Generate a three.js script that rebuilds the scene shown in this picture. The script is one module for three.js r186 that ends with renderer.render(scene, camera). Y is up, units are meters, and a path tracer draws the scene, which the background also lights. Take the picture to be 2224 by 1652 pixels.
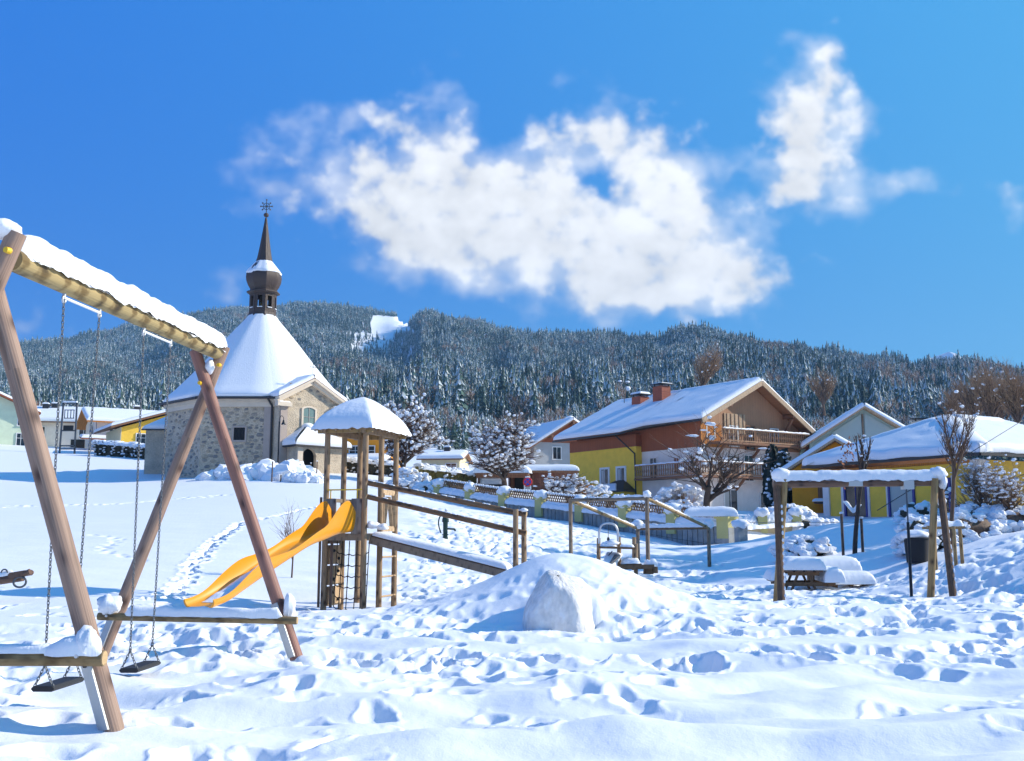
import * as THREE from 'three';
import { mergeGeometries } from 'three/addons/utils/BufferGeometryUtils.js';

// ---------------------------------------------------------------- camera, sky, sun, exposure
const scene = new THREE.Scene();
const PITCH = 8.4 * Math.PI / 180, EYE = 1.15, F = 2200, CX = 1112, CY = 826;      // the lens measured on a 2224 x 1652 view
const camera = new THREE.PerspectiveCamera(2 * Math.atan(CY / F) * 180 / Math.PI, 2224 / 1652, 0.1, 12000);
camera.position.set(0, EYE, 0); camera.rotation.set(PITCH, 0, 0); scene.add(camera);
const renderer = new THREE.WebGLRenderer({ antialias: true });
renderer.toneMapping = THREE.LinearToneMapping; renderer.toneMappingExposure = 1.27;
renderer.shadowMap.enabled = true; renderer.shadowMap.type = THREE.PCFSoftShadowMap;
const SUN_AZ = 79 * Math.PI / 180, SUN_EL = 30 * Math.PI / 180;
const SUN = new THREE.Vector3(Math.sin(SUN_AZ) * Math.cos(SUN_EL), Math.sin(SUN_EL), -Math.cos(SUN_AZ) * Math.cos(SUN_EL));
const sun = new THREE.DirectionalLight(new THREE.Color(1, 0.925, 0.81), 5);
sun.name = 'sun'; sun.position.copy(SUN).multiplyScalar(300).add(new THREE.Vector3(0, 0, -60)); sun.target.position.set(0, 0, -60);
sun.castShadow = true; sun.shadow.mapSize.set(4096, 4096);
Object.assign(sun.shadow.camera, { left: -110, right: 110, top: 110, bottom: -110, near: 1, far: 700 });
scene.add(sun, sun.target);
scene.fog = new THREE.FogExp2(new THREE.Color(0.34, 0.66, 1), 0.00021);

// ---------------------------------------------------------------- numbers: random, noise, projection
const rng = (a) => () => { a |= 0; a = a + 0x6D2B79F5 | 0; let t = Math.imul(a ^ a >>> 15, 1 | a); t = t + Math.imul(t ^ t >>> 7, 61 | t) ^ t; return ((t ^ t >>> 14) >>> 0) / 4294967296; };
const PERM = new Uint8Array(512); { const r = rng(7), p = [...Array(256).keys()]; for (let i = 255; i > 0; i--) { const j = r() * (i + 1) | 0; [p[i], p[j]] = [p[j], p[i]]; } for (let i = 0; i < 512; i++) PERM[i] = p[i & 255]; }
const GX = [1, -1, 1, -1, 1.4, -1.4, 0, 0], GY = [1, 1, -1, -1, 0, 0, 1.4, -1.4];
const fade = (t) => t * t * t * (t * (t * 6 - 15) + 10), lerp = (a, b, t) => a + (b - a) * t, clamp = (x, a = 0, b = 1) => x < a ? a : x > b ? b : x;
const smooth = (a, b, x) => { const t = clamp((x - a) / (b - a)); return t * t * (3 - 2 * t); };
function noise(x, y, px = 256, py = 256) {          // gradient noise, -1..1, repeats after px, py
  const X = Math.floor(x), Y = Math.floor(y), fx = x - X, fy = y - Y, m = (a, n) => ((a % n) + n) % n;
  const x0 = m(X, px), x1 = m(X + 1, px), y0 = m(Y, py), y1 = m(Y + 1, py);
  const g = (i, j, dx, dy) => { const h = PERM[PERM[i & 255] + (j & 255)] & 7; return GX[h] * dx + GY[h] * dy; };
  const u = fade(fx), v = fade(fy);
  return lerp(lerp(g(x0, y0, fx, fy), g(x1, y0, fx - 1, fy), u), lerp(g(x0, y1, fx, fy - 1), g(x1, y1, fx - 1, fy - 1), u), v);
}
const fbm = (x, y, n = 4, p = 256) => { let s = 0, a = 0.5, f = 1; for (let i = 0; i < n; i++) { s += a * noise(x * f + i * 17, y * f + i * 31, p === 256 ? 256 : p * f, p === 256 ? 256 : p * f); f *= 2; a *= 0.5; } return s; };
const V = (x, y, z) => new THREE.Vector3(x, y, z);
const SP = Math.sin(PITCH), CP = Math.cos(PITCH);
const rise = (py) => { const v = (CY - py) / F; return (v * CP + SP) / (CP - v * SP); };          // height per metre of depth
function at(px, py, D) { const v = (CY - py) / F, s = D / (CP - v * SP); return V((px - CX) / F * s, EYE + (v * CP + SP) * s, -D); }

// ---------------------------------------------------------------- sky: air and clouds by direction
{
  const W = 4096, H = 2048, d = new Float32Array(W * H * 4), cloudAt = [
    [800, 400, 150, 110, .95], [960, 320, 90, 125, .85], [900, 520, 130, 90, .8], [1000, 470, 190, 120, 1], [1180, 560, 240, 85, .95], [1340, 310, 120, 105, 1], [1450, 380, 110, 110, .9], [1200, 300, 80, 60, .7], [1120, 390, 130, 75, .95], [1230, 460, 110, 80, .8],
    [1440, 500, 190, 110, 1.05], [1540, 590, 160, 90, .9], [1370, 645, 200, 75, .95], [1640, 620, 100, 60, .6], [770, 250, 90, 50, .42], [870, 250, 80, 60, .45], [1290, 392, 44, 40, -.8], [1085, 235, 45, 50, -.3],
    [590, 360, 100, 80, .5], [620, 420, 60, 45, .3], [1760, 270, 95, 130, 1.15], [1745, 390, 100, 85, 1.1], [1800, 140, 50, 85, .85], [1880, 250, 60, 60, .5], [1960, 400, 90, 45, .52], [1700, 240, 50, 60, .55], [1860, 440, 50, 50, .35],
    [2200, 430, 80, 45, .55], [90, 705, 110, 45, .55], [480, 640, 50, 50, .36], [600, 480, 40, 30, .3]];
  const rest = rng(31), spots = []; for (let i = 0; i < 11; i++) { const a = 0.7 + rest() * (2 * Math.PI - 1.4), e = 0.12 + rest() * 0.7; for (let k = 0; k < 5; k++) spots.push([a + (rest() - .5) * .22, e + (rest() - .5) * .08, .05 + rest() * .09, .03 + rest() * .05, .7 + rest() * .4]); }
  for (let j = 0; j < H; j++) {
    const el = ((j + .5) / H - .5) * Math.PI, y = Math.sin(el), c = Math.cos(el);
    for (let i = 0; i < W; i++) {
      const a = ((i + .5) / W - .5) * 2 * Math.PI, x = Math.cos(a) * c, z = Math.sin(a) * c, o = (j * W + i) * 4;
      const cs = x * SUN.x + y * SUN.y + z * SUN.z, toSun = (cs + 1) / 2, h = Math.max(y, 0);
      const near = Math.pow(toSun, 3), low = Math.exp(-h * 7);
      // deep blue overhead and away from the sun, paler towards the horizon and the sun
      let r = 0.001 + 0.085 * near + 0.065 * low + 0.22 * near * low, g = 0.108 + 0.34 * near + 0.17 * low + 0.2 * near * low, b = 0.58 + 0.17 * near + 0.08 * low;
      if (y > 0.0) {
        let m = 0, q = 0, w = 0, aside = 0;
        const az = Math.atan2(x, -z);
        if (z < -0.2 && Math.abs(az) < 0.72) {
          const dd = -z, vy = y / dd, v = (vy * CP - SP) / (CP + vy * SP), px = CX + x / dd * (CP - v * SP) * F, py = CY - v * F;
          const wx = px + 46 * fbm(px / 95, py / 95, 4), wy = py + 46 * fbm(px / 95 + 40, py / 95 + 9, 4);
          for (const [bx, by, rx, ry, s] of cloudAt) { const ex = (wx - bx) / rx; if (ex > 2.6 || ex < -2.6) continue; const ey = (wy - by) / ry, e2 = ex * ex + ey * ey; if (e2 < 7) m += s * Math.exp(-e2 * 1.3); }
          if (Math.abs(m) > 0.02) { q = fbm(px / 70 + 5, py / 60 + 3, 7); w = fbm(px / 150 + 50, py / 110 + 3, 4); aside = clamp((py - 330) / 350) * clamp((1500 - px) / 700); }
        } else {
          const aa = (az + 2 * Math.PI) % (2 * Math.PI);
          for (const [ba, be, ra, re, s] of spots) { if (Math.abs(el - be) > 2.4 * re || Math.abs(aa - ba) > 2.4 * ra) continue; const ex = (aa - ba) / ra, ey = (el - be) / re, e2 = ex * ex + ey * ey; if (e2 < 6) m += s * Math.exp(-e2); }
          if (m > 0.02) { q = fbm(aa * 34, el * 34, 5); w = fbm(aa * 14, el * 18, 3); }
        }
        const k = Math.min(m, 1.25) + q * 0.85 - 0.43, veil = smooth(.05, 1.0, Math.min(m, 1) * .9 + w * .7 + q * .25 - .12) * .62, al = m < .02 ? 0 : Math.max(veil, Math.pow(smooth(-.06, .8, k), 1.15) * 0.985);
        if (al > 0) { const lit = clamp(0.98 + 0.16 * q + 0.3 * w - 0.16 * aside, 0.66, 1.1); r = lerp(r, 0.82 * lit, al); g = lerp(g, 0.835 * lit, al); b = lerp(b, 0.855 * lit, al); }
      } else { r = 0.5; g = 0.6; b = 0.78; }
      d[o] = r; d[o + 1] = g; d[o + 2] = b; d[o + 3] = 1;
    }
  }
  const sky = new THREE.DataTexture(d, W, H, THREE.RGBAFormat, THREE.FloatType);
  sky.mapping = THREE.EquirectangularReflectionMapping; sky.magFilter = sky.minFilter = THREE.LinearFilter; sky.needsUpdate = true;
  scene.background = sky; scene.environment = sky;
}

// ---------------------------------------------------------------- names, things, parts
const used = {};
const numbered = (n) => { const k = used[n] = (used[n] ?? -1) + 1; return k ? `${n}_${String(k).padStart(3, '0')}` : n; };
function tag(o, label, category, group, kind) { const u = o.userData; if (label) u.label = label; if (category) u.category = category; if (group) u.group = group; if (kind) u.kind = kind; return o; }
function thing(name, label, category, pos = V(0, 0, 0), turn = 0, group) {
  const o = new THREE.Group(); o.name = numbered(name); o.position.copy(pos); o.rotation.y = turn; scene.add(o);
  return tag(o, label, category, group);
}
const clean = (g) => { const k = g.index ? g.toNonIndexed() : g; for (const n of Object.keys(k.attributes)) if (!['position', 'normal', 'uv', 'color'].includes(n)) k.deleteAttribute(n); return k; };
const join = (gs) => { gs = [gs].flat(Infinity).filter(Boolean).map(clean); const col = gs.every((g) => g.attributes.color); if (!col) gs.forEach((g) => g.deleteAttribute('color')); return gs.length === 1 ? gs[0] : mergeGeometries(gs); };
function mesh(name, gs, mat) { const m = new THREE.Mesh(join(gs), mat); m.name = name; m.castShadow = m.receiveShadow = true; return m; }
function part(parent, name, gs, mat, label) { const m = mesh(name, gs, mat); parent.add(m); if (label) m.userData.label = label; return m; }
function piece(parent, name, geo, mat, pos, rot) { const m = new THREE.Mesh(geo, mat); m.name = name; m.castShadow = m.receiveShadow = true; if (pos) m.position.copy(pos); if (rot) m.rotation.set(...rot); parent.add(m); return m; }
function solo(name, gs, mat, label, category, group, kind) { const m = mesh(numbered(name), gs, mat); scene.add(m); return tag(m, label, category, group, kind); }

// ---------------------------------------------------------------- shapes
function planarUV(g) {             // uv in metres from the face's own plane
  g = clean(g); g.computeVertexNormals();
  const p = g.attributes.position, n = g.attributes.normal, uv = new Float32Array(p.count * 2);
  for (let i = 0; i < p.count; i++) {
    const ax = Math.abs(n.getX(i)), ay = Math.abs(n.getY(i)), az = Math.abs(n.getZ(i)), x = p.getX(i), y = p.getY(i), z = p.getZ(i);
    if (ay > ax && ay > az) { uv[2 * i] = x; uv[2 * i + 1] = z; } else if (ax > az) { uv[2 * i] = z; uv[2 * i + 1] = y; } else { uv[2 * i] = x; uv[2 * i + 1] = y; }
  }
  g.setAttribute('uv', new THREE.BufferAttribute(uv, 2)); return g;
}
function box(w, h, d, x = 0, y = 0, z = 0, rx = 0, ry = 0, rz = 0) {       // centred at x, y, z
  const g = planarUV(new THREE.BoxGeometry(w, h, d));
  if (rx || ry || rz) g.applyMatrix4(new THREE.Matrix4().makeRotationFromEuler(new THREE.Euler(rx, ry, rz)));
  return g.translate(x, y, z);
}
function chamfer(w, h, d, c, x = 0, y = 0, z = 0, rx = 0, ry = 0, rz = 0) {     // box with its long edges taken off
  const s = new THREE.Shape(), a = w / 2, b = h / 2;
  s.moveTo(-a + c, -b); s.lineTo(a - c, -b); s.lineTo(a, -b + c); s.lineTo(a, b - c); s.lineTo(a - c, b); s.lineTo(-a + c, b); s.lineTo(-a, b - c); s.lineTo(-a, -b + c); s.closePath();
  const g = planarUV(new THREE.ExtrudeGeometry(s, { depth: d, bevelEnabled: false }).translate(0, 0, -d / 2));
  if (rx || ry || rz) g.applyMatrix4(new THREE.Matrix4().makeRotationFromEuler(new THREE.Euler(rx, ry, rz)));
  return g.translate(x, y, z);
}
const UP = V(0, 1, 0);
function rod(a, b, r0, r1 = r0, seg = 8, wob = 0, rows = 1) {    // round bar from a to b, uv in metres
  const dir = b.clone().sub(a), L = dir.length(), g = new THREE.CylinderGeometry(r1, r0, L, seg, rows), uv = g.attributes.uv, p = g.attributes.position, side = (seg + 1) * (rows + 1);
  for (let i = 0; i < uv.count; i++) {
    if (i < side) uv.setXY(i, uv.getX(i) * 6.283 * Math.max(r0, r1), uv.getY(i) * L); else uv.setXY(i, p.getX(i) * .5, p.getZ(i) * .5);
    if (wob) { const t = p.getY(i), k = Math.atan2(p.getZ(i), p.getX(i)), w = 1 + wob * noise(t * 2.1 + a.x * 7, Math.cos(k) * 1.3 + a.z * 3 + b.x) ; p.setXYZ(i, p.getX(i) * w, t, p.getZ(i) * w); }
  }
  if (wob) g.computeVertexNormals();
  return clean(g).applyQuaternion(new THREE.Quaternion().setFromUnitVectors(UP, dir.normalize())).translate((a.x + b.x) / 2, (a.y + b.y) / 2, (a.z + b.z) / 2);
}
function bar(a, b, w, h, up = UP) {      // square bar from a to b
  const z = b.clone().sub(a), L = z.length(); z.normalize(); const x = up.clone().cross(z).normalize(), y = z.clone().cross(x);
  return planarUV(new THREE.BoxGeometry(w, h, L)).applyMatrix4(new THREE.Matrix4().makeBasis(x, y, z).setPosition(a.clone().add(b).multiplyScalar(.5)));
}
function surface(nu, nv, f) {       // indexed sheet of (nu+1) x (nv+1) points f(u, v) -> [x, y, z]
  const pos = new Float32Array((nu + 1) * (nv + 1) * 3), uv = new Float32Array((nu + 1) * (nv + 1) * 2), idx = [];
  for (let j = 0, k = 0; j <= nv; j++) for (let i = 0; i <= nu; i++, k++) { const q = f(i / nu, j / nv, i, j); pos[3 * k] = q[0]; pos[3 * k + 1] = q[1]; pos[3 * k + 2] = q[2]; uv[2 * k] = q[3] ?? q[0]; uv[2 * k + 1] = q[4] ?? q[2]; }
  for (let j = 0; j < nv; j++) for (let i = 0; i < nu; i++) { const a = j * (nu + 1) + i, b = a + 1, c = a + nu + 1, e = c + 1; idx.push(a, b, e, a, e, c); }
  const g = new THREE.BufferGeometry(); g.setAttribute('position', new THREE.BufferAttribute(pos, 3)); g.setAttribute('uv', new THREE.BufferAttribute(uv, 2)); g.setIndex(idx); g.computeVertexNormals(); return g;
}
function prism(pts, depth) {        // outline [x, y] pushed from z = 0 to z = -depth
  const s = new THREE.Shape(pts.map(([x, y]) => new THREE.Vector2(x, y)));
  return planarUV(new THREE.ExtrudeGeometry(s, { depth, bevelEnabled: false }).translate(0, 0, -depth));
}
// snow lying along a bar from a to b
function snowBar(a, b, w, h, o = {}) {
  const ax = b.clone().sub(a), L = ax.length(); ax.normalize(); const side = ax.clone().cross(UP).normalize(), up = side.clone().cross(ax), n = o.n ?? Math.max(8, Math.ceil(L / .06)), K = 12, sd = o.seed ?? a.x * 3.1 + b.z * 1.7, rough = o.rough ?? .18;
  return surface(K, n, (u, v) => {
    const d = Math.min(v, 1 - v) * L, e = Math.sqrt(Math.max(0, 1 - Math.pow(1 - Math.min(1, d / (o.end ?? h)), 2))), s = v * L;
    const th = u < .75 ? Math.PI * u / .75 : Math.PI + Math.PI * (u - .75) / .25, top = u <= .75;
    const n1 = 1 + rough * noise(s * 3.1 + sd, sd) + rough * .6 * noise(s * 9 + sd, sd + 4), n2 = 1 + rough * noise(s * 4 + sd + 9, sd + 2 + (th > 1.57 ? 5 : 0));
    const x = Math.cos(th) * w / 2 * n2 * (.35 + .65 * e), lip = (o.lip ?? .16) * h * (1 + .9 * noise(s * 3.3 + sd, (th > 1.57 ? 3 : 8) + sd) + .5 * noise(s * 11 + sd, (th > 1.57 ? 3 : 8)));
    const y = top ? (Math.pow(Math.sin(th), .72) * h * n1 * e - lip * (1 - Math.sin(th))) : -lip + Math.sin(th - Math.PI) * lip * .9;
    const lean = o.lean ? o.lean(v) : 0;
    const p = a.clone().addScaledVector(ax, s).addScaledVector(side, x).addScaledVector(up, y + lean);
    return [p.x, p.y, p.z, x, s];
  });
}
// snow lying on a sloping quad: a-b lower edge, c-d upper edge (a,b,c,d in turn); soft[] = rounded at lower, right, upper, left
function snowSheet(a, b, c, d, t, o = {}) {
  const soft = o.soft ?? [1, 1, 1, 1], R = o.round ?? t * 1.1, sd = o.seed ?? a.x + c.z, lu = Math.max(a.distanceTo(b), c.distanceTo(d)), lv = Math.max(a.distanceTo(d), b.distanceTo(c));
  const ticks = (L, n) => { const r = Math.min(.3, R / L), out = [0, .06 * r, .25 * r, .55 * r, r]; for (let i = 1; i < n; i++) out.push(r + (1 - 2 * r) * i / n); return out.concat([1 - r, 1 - .55 * r, 1 - .25 * r, 1 - .06 * r, 1]); };
  const n = o.n ?? 12, us = ticks(lu, n), vs = ticks(lv, n), N = us.length - 1, M = vs.length - 1;
  const P = (u, v) => a.clone().lerp(b, u).lerp(d.clone().lerp(c, u), v), curve = o.curve ?? (() => 0);
  const nrm = b.clone().sub(a).cross(d.clone().sub(a)).normalize(); if (nrm.y < 0) nrm.negate(); const out = o.up ? UP.clone() : nrm.clone().lerp(UP, .35).normalize();
  const e = (x) => Math.sqrt(Math.max(0, 1 - Math.pow(1 - Math.min(1, x / R), 2)));
  const top = surface(N, M, (_, __, i, j) => {
    const u = us[i], v = vs[j], p = P(u, v); let f = 1;
    if (soft[0]) f = Math.min(f, e(v * lv)); if (soft[2]) f = Math.min(f, e((1 - v) * lv)); if (soft[1]) f = Math.min(f, e((1 - u) * lu)); if (soft[3]) f = Math.min(f, e(u * lu));
    const h = t * f * (1 + (o.rough ?? .12) * fbm(u * lu * .9 + sd, v * lv * .9 + sd, 3)) + curve(u, v) * f;
    p.addScaledVector(out, h); const w = (o.ragged ?? 0) * t * (1 - v) * (v < .12 ? noise(u * lu * 2.4 + sd, 3.3) : 0); p.y += w; return [p.x, p.y, p.z, u * lu, v * lv];
  });
  const under = surface(1, 1, (u, v) => { const p = P(u, v); return [p.x, p.y + .004, p.z, u * lu, v * lv]; });
  return [top, under];
}
function blob(x, y, z, rx, ry, rz, r, detail = 1, rough = .16) {       // uneven lump
  const g = new THREE.IcosahedronGeometry(1, detail), p = g.attributes.position, s = r() * 90, uv = g.attributes.uv;
  for (let i = 0; i < p.count; i++) { const a = p.getX(i), b = p.getY(i), c = p.getZ(i), k = 1 + rough * noise(a * 1.9 + s, b * 1.9 + c * 1.7 + s) * 2; p.setXYZ(i, x + a * rx * k, y + b * ry * k, z + c * rz * k); uv.setXY(i, a * rx, c * rz); }
  if (detail > 1) { const k = clean(g); k.computeVertexNormals(); return smoothN(k); }
  g.computeVertexNormals(); return clean(g);
}
function smoothN(g) {      // average the normals of equal corners
  const p = g.attributes.position, n = g.attributes.normal, m = new Map(), key = (i) => `${Math.round(p.getX(i) * 1e4)},${Math.round(p.getY(i) * 1e4)},${Math.round(p.getZ(i) * 1e4)}`;
  for (let i = 0; i < p.count; i++) { const k = key(i), v = m.get(k) ?? V(0, 0, 0); v.x += n.getX(i); v.y += n.getY(i); v.z += n.getZ(i); m.set(k, v); }
  for (let i = 0; i < p.count; i++) { const v = m.get(key(i)).clone().normalize(); n.setXYZ(i, v.x, v.y, v.z); }
  return g;
}

// ---------------------------------------------------------------- materials
const enc = (x) => Math.round(255 * clamp(x <= .0031308 ? x * 12.92 : 1.055 * Math.pow(x, 1 / 2.4) - .055));
function tex(w, h, sx, sy, f, color = true) {       // a repeating texture, sx by sy metres
  const d = new Uint8Array(w * h * 4);
  for (let j = 0, k = 0; j < h; j++) for (let i = 0; i < w; i++, k += 4) { const c = f(i / w, j / h); if (color) { d[k] = enc(c[0]); d[k + 1] = enc(c[1]); d[k + 2] = enc(c[2]); } else d[k] = d[k + 1] = d[k + 2] = Math.round(255 * clamp(c)); d[k + 3] = 255; }
  const t = new THREE.DataTexture(d, w, h); t.wrapS = t.wrapT = THREE.RepeatWrapping; t.magFilter = THREE.LinearFilter; t.minFilter = THREE.LinearMipmapLinearFilter; t.repeat.set(1 / sx, 1 / sy); if (color) t.colorSpace = THREE.SRGBColorSpace; t.needsUpdate = true; return t;
}
const M = {}, std = (name, r, g, b, o = {}) => { const m = new THREE.MeshStandardMaterial({ roughness: .8, ...o }); m.color.setRGB(r, g, b); m.name = name; return M[name] = m; };
const grainV = (u, v, s = 0) => { const w = noise(u * 6 + s, v * 3, 6, 3) * .35, l = noise((u + w * .05) * 40, v * 2 + s, 40, 2), m = noise(u * 90, v * 5, 90, 5); return clamp(.5 + .34 * l + .2 * m + .22 * noise(u * 4, v * 4, 4, 4)); };
const knots = [[.5, .06], [.08, .24], [.6, .4], [.95, .47], [.32, .64], [.55, .8], [.22, .13], [.7, .31], [.4, .52], [.85, .7], [.15, .86]];
const knot = (u, v) => { let k = 0; for (const [a, b] of knots) { const dx = Math.min(Math.abs(u - a), 1 - Math.abs(u - a)) * .45 / .042, dy = (v - b) * 2.2 / .055, e = dx * dx + dy * dy; k = Math.max(k, Math.exp(-e)); } return k; };
const logMap = tex(256, 1024, .45, 2.2, (u, v) => { const g = grainV(u, v), k = knot(u, v), st = smooth(.05, .45, fbm(u * 4 + 3, v * 3, 4, 4)), w = (.62 + .62 * g) * (1 - .42 * st); return [w * (1 - .8 * k), w * (1 - .85 * k), w * (1 - .85 * k)]; });
const logBump = tex(256, 1024, .45, 2.2, (u, v) => grainV(u, v) * .8 + .2 * (1 - knot(u, v)), false);
const beamMap = tex(256, 1024, .45, 2.2, (u, v) => { const g = grainV(u, v, 5), k = knot(u, v), b = smooth(-.1, .35, fbm(u * 3 + 2, v * 12, 4, 3)), w = (.78 + .35 * g); return [w * lerp(1, .42, b) * (1 - .7 * k), w * lerp(1, .36, b) * (1 - .7 * k), w * lerp(1, .25, b) * (1 - .7 * k)]; });
const plankMap = tex(512, 512, 1.2, 2.4, (u, v) => { const n = 10, k = Math.floor(u * n), f = u * n - k, s = .78 + .3 * grainV(u, v, k * 3.7) + .16 * (PERM[k * 7] / 255 - .5), e = f < .06 || f > .94 ? .3 : 1; return [s * e, s * e, s * e]; });
const plankBump = tex(512, 512, 1.2, 2.4, (u, v) => { const f = u * 10 % 1; return (f < .06 || f > .94 ? .1 : .8) + .15 * grainV(u, v); }, false);
const plasterMap = tex(512, 512, 3.1, 3.1, (u, v) => { const s = .93 + .12 * fbm(u * 6, v * 6, 5, 6) + .05 * fbm(u * 40, v * 40, 2, 40); return [s, s, s]; });
const roughBump = tex(512, 512, 1.7, 1.7, (u, v) => .5 + .6 * fbm(u * 24, v * 24, 4, 24), false);
const snowBump = tex(512, 512, 1.1, 1.1, (u, v) => .5 + .5 * fbm(u * 10, v * 10, 5, 10) + .12 * fbm(u * 90, v * 90, 2, 90), false);
const mortarMap = tex(512, 512, 3.3, 3.3, (u, v) => { const n = fbm(u * 5, v * 5, 5, 5), m = fbm(u * 30 + 3, v * 30, 3, 30); const s = .86 + .3 * n + .3 * m; return [s, s * .97, s * .93]; });
const concreteMap = tex(512, 512, 2.6, 2.6, (u, v) => { const n = fbm(u * 6, v * 6, 5, 6), st = Math.max(0, noise(u * 14, v * 1.0, 14, 1)) * (.35 + .5 * v); const s = .9 + .35 * n - .5 * st; return [s, s * 1.0, s * .98]; });
const barkMap = tex(256, 512, .4, 1.2, (u, v) => { const s = .6 + .8 * Math.abs(noise(u * 10, v * 5, 10, 5)) + .3 * noise(u * 40, v * 20, 40, 20); return [s, s, s]; });
const WOOD = { map: logMap, bumpMap: logBump, bumpScale: .003 };
std('snow', .82, .83, .845, { roughness: .62, bumpMap: snowBump, bumpScale: .012 });
std('snowGround', .82, .83, .845, { roughness: .6, bumpMap: snowBump, bumpScale: .006 });
std('legWood', .33, .215, .155, { ...WOOD, roughness: .7 }); std('redLeg', .30, .14, .1, { ...WOOD, roughness: .6 }); std('beamWood', .38, .28, .12, { ...WOOD, map: beamMap, roughness: .75 }); std('barWood', .25, .17, .075, { ...WOOD, map: beamMap, roughness: .75 }); std('endGrain', .5, .34, .17, { ...WOOD });
std('towerWood', .33, .215, .12, { ...WOOD }); std('railWood', .19, .105, .05, { ...WOOD }); std('greyWood', .24, .18, .125, { ...WOOD }); std('frameWood', .36, .235, .10, { ...WOOD }); std('paleBoard', .55, .38, .22, { ...WOOD }); std('boardGrey', .27, .235, .2, { ...WOOD }); std('wetWood', .14, .075, .045, { ...WOOD, roughness: .55 });
std('galv', .55, .56, .57, { metalness: .75, roughness: .42 }); std('chain', .16, .17, .18, { metalness: .7, roughness: .45 }); std('rubber', .018, .018, .02, { roughness: .65 }); std('plate', .5, .52, .52, { metalness: .5, roughness: .5, map: plasterMap }); std('whitePipe', .78, .78, .76, { roughness: .4 }); std('rope', .06, .05, .045, { roughness: .9 }); std('blackMetal', .012, .012, .014, { roughness: .4, metalness: .3 }); std('steel', .10, .11, .12, { roughness: .45, metalness: .5 });
M.slide = new THREE.MeshPhysicalMaterial({ roughness: .38, clearcoat: .35, clearcoatRoughness: .25 }); M.slide.color.setRGB(.76, .31, .003);
std('yellowPaint', .8, .48, .02, { roughness: .4 });
std('stoneWall', .62, .52, .39, { map: mortarMap, bumpMap: roughBump, bumpScale: .05, roughness: .92 }); std('stoneA', .46, .40, .33, { map: mortarMap, bumpMap: roughBump, bumpScale: .03 }); std('stoneB', .55, .45, .33, { map: mortarMap, bumpMap: roughBump, bumpScale: .03 }); std('stoneC', .33, .305, .28, { map: mortarMap, bumpMap: roughBump, bumpScale: .03 }); std('cornice', .72, .6, .46, { map: plasterMap }); std('pilaster', .45, .36, .30, { map: plasterMap, bumpMap: roughBump, bumpScale: .01 });
std('shingle', .055, .034, .026, { roughness: .6, bumpMap: roughBump, bumpScale: .03 }); std('darkTrim', .03, .026, .026, { roughness: .5 }); std('gold', .5, .33, .1, { metalness: .8, roughness: .4 });
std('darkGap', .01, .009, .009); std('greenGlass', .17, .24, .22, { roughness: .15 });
std('glass', .022, .028, .035, { roughness: .08 }); std('paleGlass', .30, .40, .40, { roughness: .12 }); std('curtain', .42, .42, .4, { roughness: .3 });
const plaster = (n, r, g, b) => std(n, r, g, b, { map: plasterMap, bumpMap: roughBump, bumpScale: .006, roughness: .9 });
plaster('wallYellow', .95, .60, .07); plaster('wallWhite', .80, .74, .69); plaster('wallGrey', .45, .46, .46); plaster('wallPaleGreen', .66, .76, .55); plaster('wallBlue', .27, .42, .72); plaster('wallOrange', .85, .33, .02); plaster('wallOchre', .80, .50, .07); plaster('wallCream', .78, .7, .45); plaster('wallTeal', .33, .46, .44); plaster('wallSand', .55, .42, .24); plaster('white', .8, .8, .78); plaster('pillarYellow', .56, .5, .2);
const planks = (n, r, g, b) => std(n, r, g, b, { map: plankMap, bumpMap: plankBump, bumpScale: .02, roughness: .75 });
planks('woodRed', .36, .10, .038); planks('woodTan', .44, .235, .125); planks('woodBrown', .26, .12, .06); planks('woodOrange', .62, .22, .03); planks('balconyWood', .40, .22, .115); planks('soffit', .36, .17, .085); planks('brickBrown', .25, .09, .055); planks('fascia', .52, .36, .22);
std('brick', .36, .10, .055, { map: mortarMap }); std('tile', .16, .07, .045, { map: plasterMap }); std('concrete', .34, .345, .335, { map: concreteMap, bumpMap: roughBump, bumpScale: .015, roughness: .93 }); std('darkJoint', .05, .05, .052, { map: mortarMap });
std('bark', .075, .05, .037, { map: barkMap, roughness: .9 }); std('barkBrown', .15, .085, .05, { map: barkMap }); std('twig', .14, .075, .045); std('twigPale', .36, .22, .115); std('hedge', .045, .04, .022); std('hedgeOlive', .16, .13, .03); std('thuja', .012, .022, .014); std('deadLeaf', .36, .13, .045, { side: THREE.DoubleSide });
std('pump', .012, .04, .03, { roughness: .45, metalness: .3 }); std('bin', .012, .012, .014); std('blueFrame', .02, .03, .22, { roughness: .4 }); std('signBlue', .02, .07, .45, { roughness: .4 }); std('signRed', .6, .015, .015, { roughness: .4 }); std('carPaint', .5, .55, .6, { roughness: .3, metalness: .3 }); std('boulder', .80, .80, .80, { map: mortarMap, bumpMap: roughBump, bumpScale: .014, roughness: .85 });
M.forest = new THREE.MeshStandardMaterial({ vertexColors: true, roughness: .9 }); M.forest.name = 'forest';

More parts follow.
